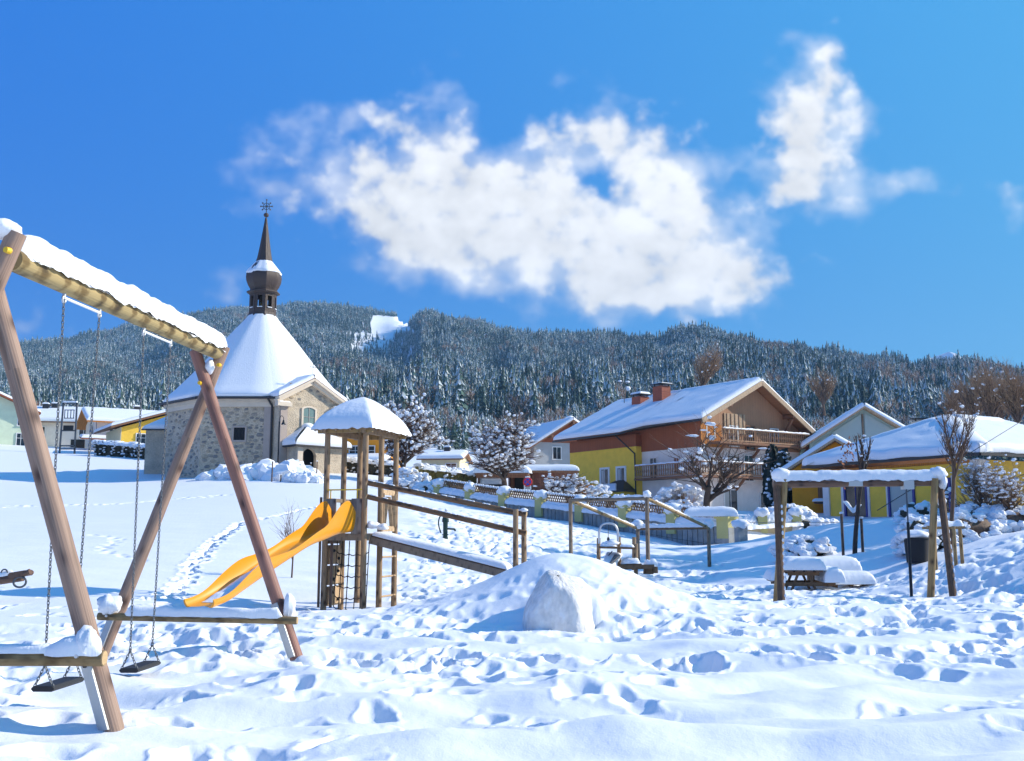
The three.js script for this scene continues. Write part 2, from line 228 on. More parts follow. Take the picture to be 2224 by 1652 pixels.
// ---------------------------------------------------------------- the ground
const ctrl = [];
for (const [x, z, y] of [[-3, 3, .0], [3, 3, .02], [-30, 10, 0], [30, 10, .4], [0, 30, 0], [-60, 20, 1], [60, 20, 2], [0, -5, -.02], [-3, -6, 0], [3, -6, 0], [-10, -8, .1], [10, -8, .1], [-1.9, -10, -.06], [0, -9.5, -.06], [2, -11, -.1], [6, -10, -.05], [60, -30, 5], [80, -90, 8], [-90, -30, 5], [-100, -80, 9]]) ctrl.push([x, z, y]);
for (const [px, py, D] of [[0, 1330, 15], [0, 1255, 20], [250, 1300, 16.5], [420, 1325, 14.3], [705, 1338, 18.6], [787, 1333, 18.4], [853, 1312, 19.7], [1000, 1330, 14.5], [1215, 1381, 13], [1400, 1340, 14], [1688, 1298, 20], [1850, 1310, 19], [2070, 1312, 19.5],
  [640, 1262, 22], [1000, 1180, 32], [1240, 1228, 31], [1408, 1250, 30], [1541, 1236, 33], [1755, 1287, 24], [1870, 1275, 25], [1650, 1245, 29],
  [955, 1083, 61], [1094, 1113, 56.4], [1259, 1138, 51.9], [1457, 1173, 47.3], [1573, 1198, 45], [1000, 1110, 48], [1150, 1150, 42],
  [0, 1190, 26], [150, 1150, 33], [400, 1150, 33], [300, 1090, 50], [600, 1085, 50], [0, 1075, 55], [800, 1060, 60], [330, 1038, 73], [585, 1031, 69.5], [650, 1027, 70], [740, 1025, 74], [0, 966, 108], [200, 985, 104], [330, 990, 98], [480, 1010, 90],
  [500, 990, 125], [900, 1028, 100], [900, 1015, 130], [1060, 1066, 74], [1200, 1066, 76], [1150, 1040, 105], [1400, 1060, 120], [1320, 1112, 80], [1520, 1112, 77], [1740, 1105, 84], [1900, 1090, 100],
  [1690, 1160, 42], [1780, 1140, 42], [1900, 1137, 45], [2050, 1130, 46], [2110, 1122, 50], [2300, 1125, 44], [1750, 1215, 31], [1900, 1180, 33], [2000, 1205, 27.5], [1980, 1150, 34], [2120, 1215, 23.5], [2224, 1225, 20], [2224, 1300, 16], [2180, 1150, 30], [2300, 1150, 26], [2060, 1240, 24]]) { const p = at(px, py, D); ctrl.push([p.x, p.z, p.y]); }
const tps = (() => {
  const n = ctrl.length, N = n + 3, S = 20, U = (d2) => d2 < 1e-12 ? 0 : .5 * d2 * Math.log(d2), A = [];
  for (let i = 0; i < n; i++) { const r = new Float64Array(N + 1); for (let j = 0; j < n; j++) r[j] = U(((ctrl[i][0] - ctrl[j][0]) ** 2 + (ctrl[i][1] - ctrl[j][1]) ** 2) / S / S) + (i === j ? .004 : 0); r[n] = 1; r[n + 1] = ctrl[i][0] / S; r[n + 2] = ctrl[i][1] / S; r[N] = ctrl[i][2]; A.push(r); }
  for (let k = 0; k < 3; k++) { const r = new Float64Array(N + 1); for (let j = 0; j < n; j++) r[j] = k === 0 ? 1 : ctrl[j][k - 1] / S; A.push(r); }
  for (let c = 0; c < N; c++) { let p = c; for (let r = c + 1; r < N; r++) if (Math.abs(A[r][c]) > Math.abs(A[p][c])) p = r; [A[c], A[p]] = [A[p], A[c]]; for (let r = c + 1; r < N; r++) { const f = A[r][c] / A[c][c]; if (f) for (let k = c; k <= N; k++) A[r][k] -= f * A[c][k]; } }
  const w = new Float64Array(N); for (let c = N - 1; c >= 0; c--) { let s = A[c][N]; for (let k = c + 1; k < N; k++) s -= A[c][k] * w[k]; w[c] = s / A[c][c]; }
  return (x, z) => { let s = w[n] + w[n + 1] * x / S + w[n + 2] * z / S; for (let j = 0; j < n; j++) { const dx = x - ctrl[j][0], dz = z - ctrl[j][1]; s += w[j] * U((dx * dx + dz * dz) / S / S); } return s; };
})();
// the retaining wall: eight pillar feet, its base and its coping
const WALL = [...Array(8).keys()].map((i) => { const px = [955, 1023, 1095, 1173, 1258, 1355, 1457, 1573][i], D = 61 - 16 * i / 7; return { x: -4.4 + 13.8 * i / 7, z: -D, base: at(px, [1083, 1103, 1113, 1123, 1138, 1149, 1173, 1199][i], D).y, top: at(px, [1068, 1079.5, 1092, 1101, 1111, 1122, 1135, 1144][i], D).y, post: at(px, [1056, 1066, 1074, 1083, 1095, 1101, 1115, 1126][i], D).y }; });
const WD = V(13.8, 0, 16).normalize(), WN = V(-WD.z, 0, WD.x);           // along the wall, and towards the playground (left, nearer)
const wallAt = (x, z) => { const dx = x + 4.4, dz = z + 61, s = dx * WD.x + dz * WD.z, o = dx * -WD.z + dz * WD.x; const L = Math.hypot(13.8, 16), k = clamp(s / L) * 7, i = Math.min(6, Math.floor(k)), f = k - i; return { s, L, o, top: lerp(WALL[i].top, WALL[i + 1].top, f), base: lerp(WALL[i].base, WALL[i + 1].base, f) }; };
// hills: for each direction a skyline, and a slope that climbs to it
const SKY = [[-900, 800], [-300, 772], [0, 748], [50, 742], [120, 735], [200, 716], [300, 700], [380, 684], [450, 672], [500, 667], [540, 668], [590, 664], [650, 658], [700, 659], [770, 668], [850, 676], [880, 692], [915, 678], [1000, 694], [1100, 716], [1150, 727], [1300, 724], [1440, 739], [1470, 722], [1520, 718], [1600, 734], [1700, 748], [1800, 764], [1900, 774], [2000, 794], [2100, 792], [2224, 814], [2500, 840], [3100, 880]];
const skyline = (px) => { for (let i = 1; i < SKY.length; i++) if (px < SKY[i][0]) { const f = clamp((px - SKY[i - 1][0]) / (SKY[i][0] - SKY[i - 1][0])); return lerp(SKY[i - 1][1], SKY[i][1], f * f * (3 - 2 * f)); } return 880; };
const far = (px) => px < 860 ? 1500 : px < 915 ? lerp(1500, 1150, (px - 860) / 55) : px < 1330 ? lerp(1150, 1000, (px - 915) / 415) : px < 1600 ? lerp(1000, 820, smooth(1330, 1600, px)) : lerp(820, 700, clamp((px - 1600) / 600));
const H0 = 135;
function hill(x, z) {
  const az = Math.atan2(x, -z), c = clamp(az, -.7, .7), r = Math.hypot(x, z), D = r * Math.cos(c), px = CX + Math.tan(c) * F;
  const S = far(px), t1 = rise(skyline(px) + 8 + 5 * smooth(1400, 1700, px)), t0 = rise(lerp(1000, 1050, clamp((px - 700) / 1500))), s = (D - H0) / (S - H0), mid = clamp(s), hush = mid * (1 - mid) * 4;
  let t = lerp(t0, t1, lerp(1 - Math.pow(1 - mid, 1.7), mid, .35)) + hush * .034 * (fbm(c * 7 + 9, mid * 2.6, 3) + .35 * noise(c * 26, mid * 5));
  if (Math.abs(az) > .7) t *= lerp(1, .6, clamp((Math.abs(az) - .7) / .8));
  return s <= 1 ? EYE + D * t : EYE + S * t - (D - S) * .35;
}
const heap = (x, z, X, Z, rx, rz, h) => { const a = (x - X) / rx, b = (z - Z) / rz; return h * Math.exp(-(a * a + b * b)); };
function land(x, z) {
  const r = Math.hypot(x, z); let y;
  if (r < 215) y = tps(x, z);
  if (r > 118) { const h = hill(x, z), k = smooth(118, 210, r); y = y === undefined ? h : lerp(y, h, k); }
  if (r > 34 && r < 90) { const w = wallAt(x, z); if (w.o < 0 && w.s > -4 && w.s < w.L + 1) { const back = -w.o, k = smooth(.1, .5, back) * (1 - smooth(9, 26, back)) * smooth(-4, -.5, w.s) * (1 - smooth(w.L - .1, w.L + 1, w.s)); y = lerp(y, Math.max(y, w.top - .05), k); } }
  if (r < 40) { y += heap(x, z, .8, -15.3, x < .8 ? 1.15 : 1.35, 1.7, .74) + heap(x, z, -.5, -15.3, 1.3, 1.3, .2) + heap(x, z, 2.6, -15.6, 1.6, 1.5, .13) + heap(x, z, .15, -17.3, .9, .8, .26); }
  return y;
}
// trodden snow: soft hollows where feet went, drifts between
const CELL = .6, dents = new Map();
{
  const r = rng(11), put = (x, z, a, b, ang, d) => { const D = { x, z, a, b, c: Math.cos(ang), s: Math.sin(ang), d }, R = Math.max(a, b) * 1.7; for (let i = Math.floor((x - R) / CELL); i <= Math.floor((x + R) / CELL); i++) for (let j = Math.floor((z - R) / CELL); j <= Math.floor((z + R) / CELL); j++) { const k = i * 4096 + j; (dents.get(k) ?? dents.set(k, []).get(k)).push(D); } };
  const nearby = []; for (let i = 0; i < 6800; i++) {
    const D = 4 + Math.pow(r(), .75) * 32, x = (r() - .5) * 1.15 * D, px = CX + x / D * F, q = fbm(x * .22 + 3, D * .22, 2);
    if (D > 12.5 && px < 560 && r() < .9) continue; if (D > 19 && px < 860) continue; if (D > 26 && px > 1560) continue; if (D < 8.5 && r() < .5) continue; if (q < -.12 && D < 12) continue; if (px > 1650 && D < 9 && r() < .72) continue;
    if (D < 9.5) { if (nearby.some(([a, b]) => (a - x) ** 2 + (b + D) ** 2 < .1)) continue; nearby.push([x, -D]); const q = .75 + r() * .5; put(x, -D, .125 * q, .185 * q, r() * 3.14, (.045 + r() * .045) * q); continue; }
    const sz = (D < 10 ? 1 : .75) + r() * r() * .8; put(x, -D, .115 * sz, (.15 + r() * .08) * sz, r() * 3.14, (.06 + r() * .07) * sz);
  }
  const walk = (x0, z0, x1, z1, d, wig = .3) => { const L = Math.hypot(x1 - x0, z1 - z0), a = Math.atan2(x1 - x0, z1 - z0); for (let s = 0, k = 1; s < L; s += .36 + r() * .1, k = -k) { const t = s / L, o = k * .07 + wig * Math.sin(t * 7 + x0); put(lerp(x0, x1, t) + Math.cos(a) * o + (r() - .5) * .06, lerp(z0, z1, t) - Math.sin(a) * o, .14, .2, -a, d * (.8 + r() * .5)); } };
  const w = (p, q, d, wig) => { const a = at(...p), b = at(...q); walk(a.x, a.z, b.x, b.z, d, wig); };
  w([365, 1275, 18], [420, 1205, 24], .2, .05); w([420, 1205, 24], [520, 1140, 36], .22, .06); w([520, 1140, 36], [700, 1105, 46], .16, .1); w([300, 1330, 15], [365, 1275, 18], .1);
  w([1000, 1190, 29], [1250, 1110, 46], .14, .5); w([900, 1160, 33], [1300, 1140, 44], .12, .6); w([1150, 1215, 28], [900, 1095, 50], .13, .6); w([1300, 1230, 25], [1100, 1140, 43], .13, .5); w([1350, 1260, 22], [2000, 1290, 21], .09, .7); w([1300, 1290, 19], [1700, 1275, 24], .1, .6); w([1400, 1330, 16], [2100, 1330, 17], .08, .5);
  w([0, 1105, 46], [500, 1075, 53], .14, .5); w([0, 1100, 47], [480, 1082, 52], .12, .4); w([200, 1160, 31], [300, 1215, 24], .05, .4);
  for (let i = 0; i < 900; i++) { const t = r(), D = 26 + t * 24, px = lerp(950, 1330, r()) - 60 * t, x = (px - CX) / F * D; put(x, -D, .12 + r() * .08, .16 + r() * .1, r() * 3, .06 + r() * .07); }
}
function trodden(x, z) {
  const r = Math.hypot(x, z); if (r > 62) return .05 * fbm(x * .35, z * .35, 3);
  const D = -z, left = D > 12 ? smooth(-1.0, -4.5, x + (D - 14) * .09) : 0, bank = smooth(25, 30, D) * smooth(6, 9, x), calm = (1 - .86 * left) * (1 - .7 * bank) * (1 - .6 * smooth(30, 50, r));
  let y = calm * (.13 * noise(x * .5 + 4, z * .95 + 2) + .085 * noise(x * .9, z * 1.9 + 8) + .02 * noise(x * 2.4, z * 3.6)) + .035 * noise(x * .3, z * .35) * (.4 + .6 * calm);
  const mnd = 1 - .93 * Math.exp(-(((x - .2) / 3) ** 2 + ((z + 15.2) / 2) ** 2)); y *= mnd;
  const cell = dents.get(Math.floor(x / CELL) * 4096 + Math.floor(z / CELL)); let dip = 0, rim = 0; const warp = cell ? .42 * noise(x * 4.2 + 3, z * 5.1) + .2 * noise(x * 10, z * 11) : 0;
  if (cell) for (const d of cell) { const dx = x - d.x, dz = z - d.z, u = (dx * d.c + dz * d.s) / d.a, v = (-dx * d.s + dz * d.c) / d.b, e = Math.sqrt(u * u + v * v) * (1 + warp); if (e < 1.7) { dip = Math.max(dip, d.d * (1 - smooth(.2, 1.18, e))); rim = Math.max(rim, .15 * d.d * Math.exp(-(((e - 1.25) / .22) ** 2))); } }
  return y - dip * mnd + rim * mnd * (dip > .02 ? 0 : 1);
}
const ground = (x, z) => land(x, z) + (Math.hypot(x, z) < 64 ? trodden(x, z) : 0);
const G = (x, z, dy = 0) => V(x, land(x, z) + dy, z);
const gp = (px, D, dy = 0) => { const x = (px - CX) / F * D / CP * CP; return G(x, -D, dy); };
const footY = (x, z) => ground(x, z);
{
  const fine = 660, coarse = 90, az = []; const A = .545;
  for (let i = 0; i <= fine; i++) az.push(-A + 2 * A * i / fine); for (let i = 1; i <= coarse; i++) az.push(A + (2 * Math.PI - 2 * A) * i / coarse);
  const rs = []; { let r = 3.2; while (r < 60) { rs.push(r); r *= 1.0036; } while (r < 260) { rs.push(r); r *= 1.018; } rs.push(260); } rs.unshift(.4, 1.5, 2.6);
  const nv = rs.length - 1, nu = az.length - 1;
  const g = surface(nu, nv, (u, v, i, j) => { const a = az[i], r = rs[j], x = Math.sin(a) * r, z = -Math.cos(a) * r; return [x, i > fine ? land(x, z) : ground(x, z), z]; });
  g.setIndex([...Array(0)]); const idx = new Uint32Array(nu * nv * 6); let k = 0;
  for (let j = 0; j < nv; j++) for (let i = 0; i < nu; i++) { const a = j * (nu + 1) + i, b = a + 1, c = a + nu + 1, e = c + 1; idx[k++] = a; idx[k++] = c; idx[k++] = e; idx[k++] = a; idx[k++] = e; idx[k++] = b; }
  g.setIndex(new THREE.BufferAttribute(idx, 1)); g.computeVertexNormals();
  const m = new THREE.Mesh(g, M.snowGround); m.name = 'ground'; m.castShadow = m.receiveShadow = true; scene.add(m); tag(m, 'trodden snow covering the playground, the slope and the village', 'snow', null, 'structure');
  const az2 = []; for (let i = 0; i <= 260; i++) az2.push(-.62 + 1.24 * i / 260); for (let i = 1; i <= 60; i++) az2.push(.62 + (2 * Math.PI - 1.24) * i / 60);
  const h = surface(az2.length - 1, 110, (u, v, i) => { const a = az2[i], r = 250 * Math.pow(6.8, v), x = Math.sin(a) * r, z = -Math.cos(a) * r; return [x, (r > 256 ? hill(x, z) : land(x, z) - .5), z]; });
  const hm = new THREE.Mesh(h, M.snow); hm.name = 'hill'; hm.castShadow = hm.receiveShadow = true; scene.add(hm); tag(hm, 'wooded hillside rising behind the village, with snow between its trees', 'hill', null, 'structure');
  // the far summit that just shows over the right-hand ridge
  const peak = surface(40, 12, (u, v) => { const D = 1690, px = lerp(1950, 2230, u), top = 767 + 17 * Math.pow(Math.abs((px - 2058) / 52), 1.25) + 4 * noise(u * 9, 2.2), p = at(px, lerp(860, Math.min(top, 855), Math.pow(v, .8)), D), k = 1 - v; return [p.x, p.y, p.z + k * 120 + 20 * noise(u * 12, v * 5)]; });
  const pm = new THREE.Mesh(peak, M.snow); pm.name = 'mountain'; pm.castShadow = pm.receiveShadow = true; scene.add(pm); tag(pm, 'pale distant summit just showing over the right-hand ridge', 'mountain', null, 'structure');
}

// ---------------------------------------------------------------- the wood on the hill
function conifer(seed, tiers, seg, snowy, tint) {
  const r = rng(seed), pos = [], col = [], gr = [.055 * tint, .10 * tint, .082 * tint], sn = [.60, .655, .66];
  const tri = (a, b, c, s) => { pos.push(...a, ...b, ...c); const k = s ? sn : gr, w = s ? .8 + r() * .25 : .6 + r() * .8; for (let i = 0; i < 3; i++) col.push(k[0] * w, k[1] * w, k[2] * w); };
  for (let t = 0; t < tiers; t++) {
    const f = t / tiers, y0 = .1 + .9 * f, R = .2 * (1 - f) ** .85 + .012, top = Math.min(1, y0 + .9 / tiers * 1.75), off = r() * 6;
    for (let k = 0; k < seg; k++) {
      const a = off + k / seg * 6.283, b = off + (k + 1) / seg * 6.283, m = (a + b) / 2, ra = R * (.6 + r() * .55), rm = R * (.85 + r() * .5), dr = .035 * (1 - f) + .006;
      const A = [Math.cos(a) * ra * .6, y0 + r() * .02, Math.sin(a) * ra * .6], B = [Math.cos(b) * ra * .6, y0 + r() * .02, Math.sin(b) * ra * .6], Mx = [Math.cos(m) * rm, y0 - dr - r() * .02, Math.sin(m) * rm], T = [0, top, 0];
      const s = r() < snowy; tri(T, B, A, s && r() < .75); tri(A, B, Mx, s);
    }
  }
  const g = new THREE.BufferGeometry(); g.setAttribute('position', new THREE.Float32BufferAttribute(pos, 3)); g.setAttribute('color', new THREE.Float32BufferAttribute(col, 3)); g.computeVertexNormals(); return g;
}
function bareCrown(seed) {         // a leafless tree seen from afar
  const r = rng(seed), gs = [], add = (a, b, w, c) => { const g = rod(a, b, w, w * .5, 3); const n = g.attributes.position.count, k = new Float32Array(n * 3); for (let i = 0; i < n; i++) { k[3 * i] = c[0]; k[3 * i + 1] = c[1]; k[3 * i + 2] = c[2]; } g.setAttribute('color', new THREE.BufferAttribute(k, 3)); gs.push(g); };
  add(V(0, 0, 0), V(0, .5, 0), .022, [.1, .07, .06]);
  for (let i = 0; i < 26; i++) { const y = .25 + r() * .4, a = r() * 6.28, L = .2 + r() * .22, e = V(Math.cos(a) * L * .75, y + L * (.5 + r() * .6), Math.sin(a) * L * .75); add(V(0, y, 0), e, .009, [.13, .09, .07]); for (let k = 0; k < 5; k++) { const q = V(0, y, 0).lerp(e, .4 + r() * .6), u = q.clone().add(V((r() - .5) * .2, .03 + r() * .15, (r() - .5) * .2)); add(q, u, .006, r() < .25 ? [.6, .6, .64] : [.2 + r() * .1, .125 + r() * .05, .085]); } }
  const g = join(gs); return g;
}
{
  const kinds = [conifer(1, 9, 7, .26, 1), conifer(2, 10, 7, .4, 1.25), conifer(3, 9, 7, .16, .8), conifer(4, 10, 7, .55, 1.2), bareCrown(5), bareCrown(6)], lists = kinds.map(() => []), r = rng(99), m = new THREE.Matrix4(), q = new THREE.Quaternion(), E = new THREE.Euler();
  const clearing = (px, py) => { const x = px + 10 * noise(px / 26, py / 17), y = py + 5 * noise(px / 15 + 5, 3.3); return (x > 798 && x < 888 && y > 686 && y < 726 + (x < 850 ? 10 : 0)) || (x > 756 && x < 842 && y >= 722 && y < 772 && r() < .8); };
  const tan = Math.tan;
  for (let i = 0; i < 150000; i++) {
    const az = -.56 + 1.12 * r(), px = CX + tan(az) * F, S = far(px), D = Math.sqrt(lerp(200 * 200, (S * 1.04) ** 2, r())), x = tan(az) * D, z = -D, y = hill(x, z);
    const ty = (y - EYE) / D, v = (ty * CP - SP) / (CP + ty * SP), py = CY - v * F;
    if (clearing(px, py)) continue;
    const n = fbm(az * 9, D / 170, 3), brown = (px > 1330 && py > 755 && n > .14 && py < 930) || n > .36 || (px > 1960 && py > 800 && n > -.05);
    if (D < 320) { if (r() < .55) continue; lists[r() < .18 ? 4 + (r() * 2 | 0) : r() < .6 ? 1 : 3].push([x, y - .3, z, 3.5 + r() * 4.5]); continue; }
    if (brown ? r() < .36 : r() < .015) { lists[4 + (r() * 2 | 0)].push([x, y - .4, z, 7 + r() * 6]); continue; }
    const frost = fbm(az * 14 + 7, D / 120 + 3, 3) + (px < 620 && py < 720 ? .3 : 0), k = frost > .2 ? 3 : frost > 0 ? 1 : r() < .6 ? 0 : 2;
    lists[r() < .2 ? (r() * 4 | 0) : k].push([x, y - .6, z, (D > S * .985 ? 8 : 5.5) + r() * r() * 12 * (.6 + .8 * clamp(.5 + 1.6 * noise(az * 40, D / 45)))]);
  }
  lists.forEach((L, k) => { const im = new THREE.InstancedMesh(kinds[k], M.forest, L.length); im.name = numbered(k < 4 ? 'conifer_forest' : 'bare_woodland'); L.forEach(([x, y, z, h], i) => { q.setFromEuler(E.set(0, r() * 6.28, (r() - .5) * .06)); h *= lerp(1, .7, smooth(350, 800, -z)); const w = h * (.85 + r() * .4); im.setMatrixAt(i, m.compose(V(x, y, z), q, V(w, h, w))); }); im.castShadow = im.receiveShadow = true; scene.add(im); tag(im, ['dark green conifers of the hillside wood, lightly dusted with snow', 'frosted conifers in the middle of the hillside wood', 'darkest conifers scattered through the hillside wood', 'whitest snow-laden conifers of the hillside wood', 'brown leafless trees among the hillside conifers', 'greyish leafless trees mixed into the hillside wood'][k], 'forest', null, 'stuff'); });
}

// ================================================================ the big swing at the left
const legs = (parent, a, b, r, mat, label) => part(parent, 'leg', rod(a, b, r, r * .92, 20, .03, 14), mat, label);
{
  const A = at(2, 552, 5.95), B = at(470, 764, 9.9), dir = B.clone().sub(A).normalize(), origin = G(A.x, A.z);
  const t = thing('swing_set', 'large log swing frame of crossed legs under a thick snow strip', 'swing set', V(0, 0, 0));
  const foot = (px, py, D) => at(px, py, D);
  const nearR = [foot(248, 1590, 6.02), at(-42, 520, 5.98)], nearL = [foot(-430, 1580, 6.0), at(38, 505, 5.9)], farR = [foot(645, 1430, 9.75), at(424, 762, 9.85)], farL = [foot(222, 1420, 9.95), at(488, 752, 9.95)];
  for (const [i, [f, p]] of [nearR, nearL, farR, farL].entries()) legs(t, f, p, .062, i === 2 ? M.redLeg : M.legWood, i === 2 ? 'reddish wet log leg' : undefined);
  part(t, 'beam', rod(A.clone().addScaledVector(dir, .12), B.clone().addScaledVector(dir, .1), .072, .07, 20, .025, 18), M.beamWood);
  for (const [f, p] of [nearR, farR, farL]) {       // galvanised shoe plates with a bolt, on the face turned to the camera
    const d = p.clone().sub(f).normalize(), s = V(-.55, 0, .83), q = f.clone().addScaledVector(d, .28).addScaledVector(s, .06), x = d.clone().cross(s).normalize();
    const g = planarUV(new THREE.BoxGeometry(.085, .52, .012)).applyMatrix4(new THREE.Matrix4().makeBasis(x, d, s).setPosition(q)); const pl = part(t, 'foot_plate', g, M.plate);
    part(pl, 'bolt', rod(q.clone().addScaledVector(d, .12), q.clone().addScaledVector(d, .12).addScaledVector(s, .016), .016, .014, 8), M.blackMetal);
  }
  const low = (a, b, r, seed) => { const c = part(t, 'cross_bar', rod(a, b, r, r, 18, .02, 20), M.barWood); const e = b.clone().sub(a).normalize(); part(c, 'bar_end', rod(a.clone().addScaledVector(e, -.006), a.clone().addScaledVector(e, .004), r * .93, r * .95, 16), M.endGrain); part(c, 'bar_end', [rod(b.clone().addScaledVector(e, -.004), b.clone().addScaledVector(e, .006), r * .95, r * .93, 16)], M.endGrain); return c; };
  const n0 = at(-330, 1428, 5.92), n1 = at(226, 1429, 5.92); low(n0, n1, .044);
  const f0 = at(215, 1338, 9.72), f1 = at(645, 1347, 9.62); low(f0, f1, .036);
  for (const q of [at(168, 1424, 5.87), at(232, 1337, 9.68)]) part(t, 'bolt', rod(q, q.clone().add(V(0, 0, .02)), .013, .011, 8), M.galv);
  for (const [x, y, D] of [[22, 545, 5.86], [478, 793, 9.86], [437, 832, 9.8]]) { const q = at(x, y, D); part(t, 'bolt_cap', rod(q, q.clone().add(V(-.01, 0, .035)), .02, .018, 10), M.yellowPaint, 'yellow plastic bolt cap'); }
  const lift = V(0, .055, 0);
  part(t, 'snow_cap', snowBar(A.clone().addScaledVector(dir, .16).add(lift), B.clone().addScaledVector(dir, .18).add(lift), .185, .155, { n: 110, rough: .16, end: .2, lip: .22, seed: 4 }), M.snow);
  const r = rng(5);
  part(t, 'snow_cap', [blob(at(6, 498, 5.9).x, at(6, 498, 5.9).y, -5.9, .115, .06, .1, r, 3, .08)], M.snow);
  { const q = at(456, 796, 9.85); part(t, 'snow_cap', blob(q.x, q.y, q.z, .045, .07, .05, r, 2, .14), M.snow); }
  part(t, 'snow_cap', snowBar(n0.clone().add(V(0, .035, 0)), n0.clone().lerp(n1, .82).add(V(0, .035, 0)), .08, .04, { rough: .5, seed: 2 }), M.snow);
  { const q = at(150, 1410, 5.92), e = at(222, 1416, 5.9); part(t, 'snow_cap', [snowBar(at(92, 1416, 5.92), e, .12, .1, { rough: .5, end: .3, seed: 12 }), blob(at(190, 1398, 5.92).x, at(190, 1398, 5.92).y, -5.92, .07, .09, .06, r, 3, .2)], M.snow); }
  part(t, 'snow_cap', snowBar(f0.clone().lerp(f1, .13).add(V(0, .028, 0)), f0.clone().lerp(f1, .93).add(V(0, .028, 0)), .09, .075, { rough: .45, seed: 6 }), M.snow);
  { const q = at(238, 1314, 9.72), p = at(628, 1318, 9.72); part(t, 'snow_cap', blob(q.x, q.y, q.z, .11, .09, .08, r, 3, .25), M.snow); part(t, 'snow_cap', blob(p.x, p.y, p.z, .05, .13, .06, r, 3, .2), M.snow); }
  for (const [px, py, D, k] of [[258, 1568, 6.15, .075], [655, 1428, 9.75, .1], [232, 1420, 9.95, .08]]) { const q = at(px, py, D); q.y = ground(q.x, q.z); part(t, 'snow_foot', blob(q.x + .05, q.y - .01, q.z + .03, k * 1.5, k * .8, k * 1.2, r, 3, .15), M.snow); }
  // the two swings hang from the beam
  const link = new THREE.TorusGeometry(.0105, .0034, 5, 8).scale(.8, 1.5, 1);
  const chain = (p, q) => { const L = p.distanceTo(q), n = Math.round(L / .0235), d = q.clone().sub(p).normalize(), Q = new THREE.Quaternion().setFromUnitVectors(UP, d), gs = []; for (let i = 0; i <= n; i++) gs.push(clean(link).rotateY(i & 1 ? 1.571 : 0).applyQuaternion(Q).translate(...p.clone().lerp(q, i / n).toArray())); return gs; };
  const swing = (h1, h2, sy, label) => {
    const s = thing('swing', label, 'swing', V(0, 0, 0), 0, 'chain swings under the log beam'), hook = [];
    for (const h of [h1, h2]) { hook.push(rod(h.clone().add(V(0, .045, 0)), h.clone().add(V(0, -.012, 0)), .013, .013, 8), new THREE.TorusGeometry(.022, .008, 8, 14).rotateY(1.57).translate(h.x, h.y - .012, h.z)); }
    const out = h2.clone().sub(h1).normalize();
    part(s, 'hanger', hook.slice(0, 2), M.galv); part(s, 'hanger', hook.slice(2), M.galv); part(s, 'hanger_bar', rod(h1.clone().addScaledVector(out, .01), h2.clone().addScaledVector(out, -.01), .0105, .0105, 8), M.whitePipe);
    const c1 = h1.clone(), c2 = h2.clone(); c1.y = c2.y = sy + .16; const b1 = c1.clone().addScaledVector(out, .07), b2 = c2.clone().addScaledVector(out, -.07); b1.y = b2.y = sy + .15;
    for (const [h, c] of [[h1, b1], [h2, b2]]) {
      const side = V(out.z, 0, -out.x).multiplyScalar(.058);
      part(s, 'chain', [chain(h.clone().add(V(0, -.03, 0)), c), chain(c, V(c.x + side.x, sy + .02, c.z + side.z)), chain(c, V(c.x - side.x, sy + .02, c.z - side.z))], M.chain);
    }
    const mid = h1.clone().add(h2).multiplyScalar(.5), L = h1.distanceTo(h2), g = chamfer(.15, .036, L * .8, .014, 0, 0, 0, 0, Math.atan2(out.x, out.z), 0).translate(mid.x, sy, mid.z);
    part(s, 'seat', g, M.rubber);
  };
  const H = (px, py) => { const u = (px + 2) / 472, D = 5.95 + (9.9 - 5.95) * 0; let best = 0, e = 9; for (let k = 0; k <= 1; k += .002) { const p = A.clone().lerp(B, k), q = (p.x / -p.z); const v = Math.abs((px - CX) / F - q * (CP - (CY - py) / F * SP)); if (v < e) { e = v; best = k; } } const p = A.clone().lerp(B, best); p.y -= .1; return p; };
  swing(H(140, 640), H(217, 680), at(113, 1489, 6.95).y, 'nearer black rubber swing seat on chains, left of the front leg');
  swing(H(313, 722), H(371, 750), at(295, 1444, 8.5).y, 'farther black rubber swing seat on chains, between the two legs of the far frame');
}
// the end of a see-saw showing at the left edge
{
  const t = thing('seesaw', 'snowy log see-saw end with a metal hand loop at the left edge', 'see-saw'), a = at(-160, 1283, 16.4), b = at(50, 1252, 16.4);
  part(t, 'log', rod(a, b, .072, .072, 14, .04, 8), M.wetWood); part(t, 'seat_block', [chamfer(.3, .09, .24, .03, at(46, 1246, 16.4).x, at(46, 1246, 16.4).y, -16.4, 0, 0, .16), rod(at(52, 1246, 16.3), at(66, 1241, 16.3), .035, .05, 10)], M.wetWood);
  const h = at(44, 1258, 16.3); part(t, 'handle', new THREE.TorusGeometry(.09, .017, 8, 20).scale(1.1, .9, 1).rotateZ(.1).translate(h.x, h.y - .04, h.z), M.steel);
  const g = at(10, 1243, 16.35); part(t, 'handle', new THREE.TorusGeometry(.05, .012, 8, 14, 3.14).translate(g.x, g.y, g.z), M.steel);
  part(t, 'snow_cap', snowBar(a.clone().add(V(0, .06, 0)), at(34, 1246, 16.4), .13, .07, { rough: .5 }), M.snow);
}
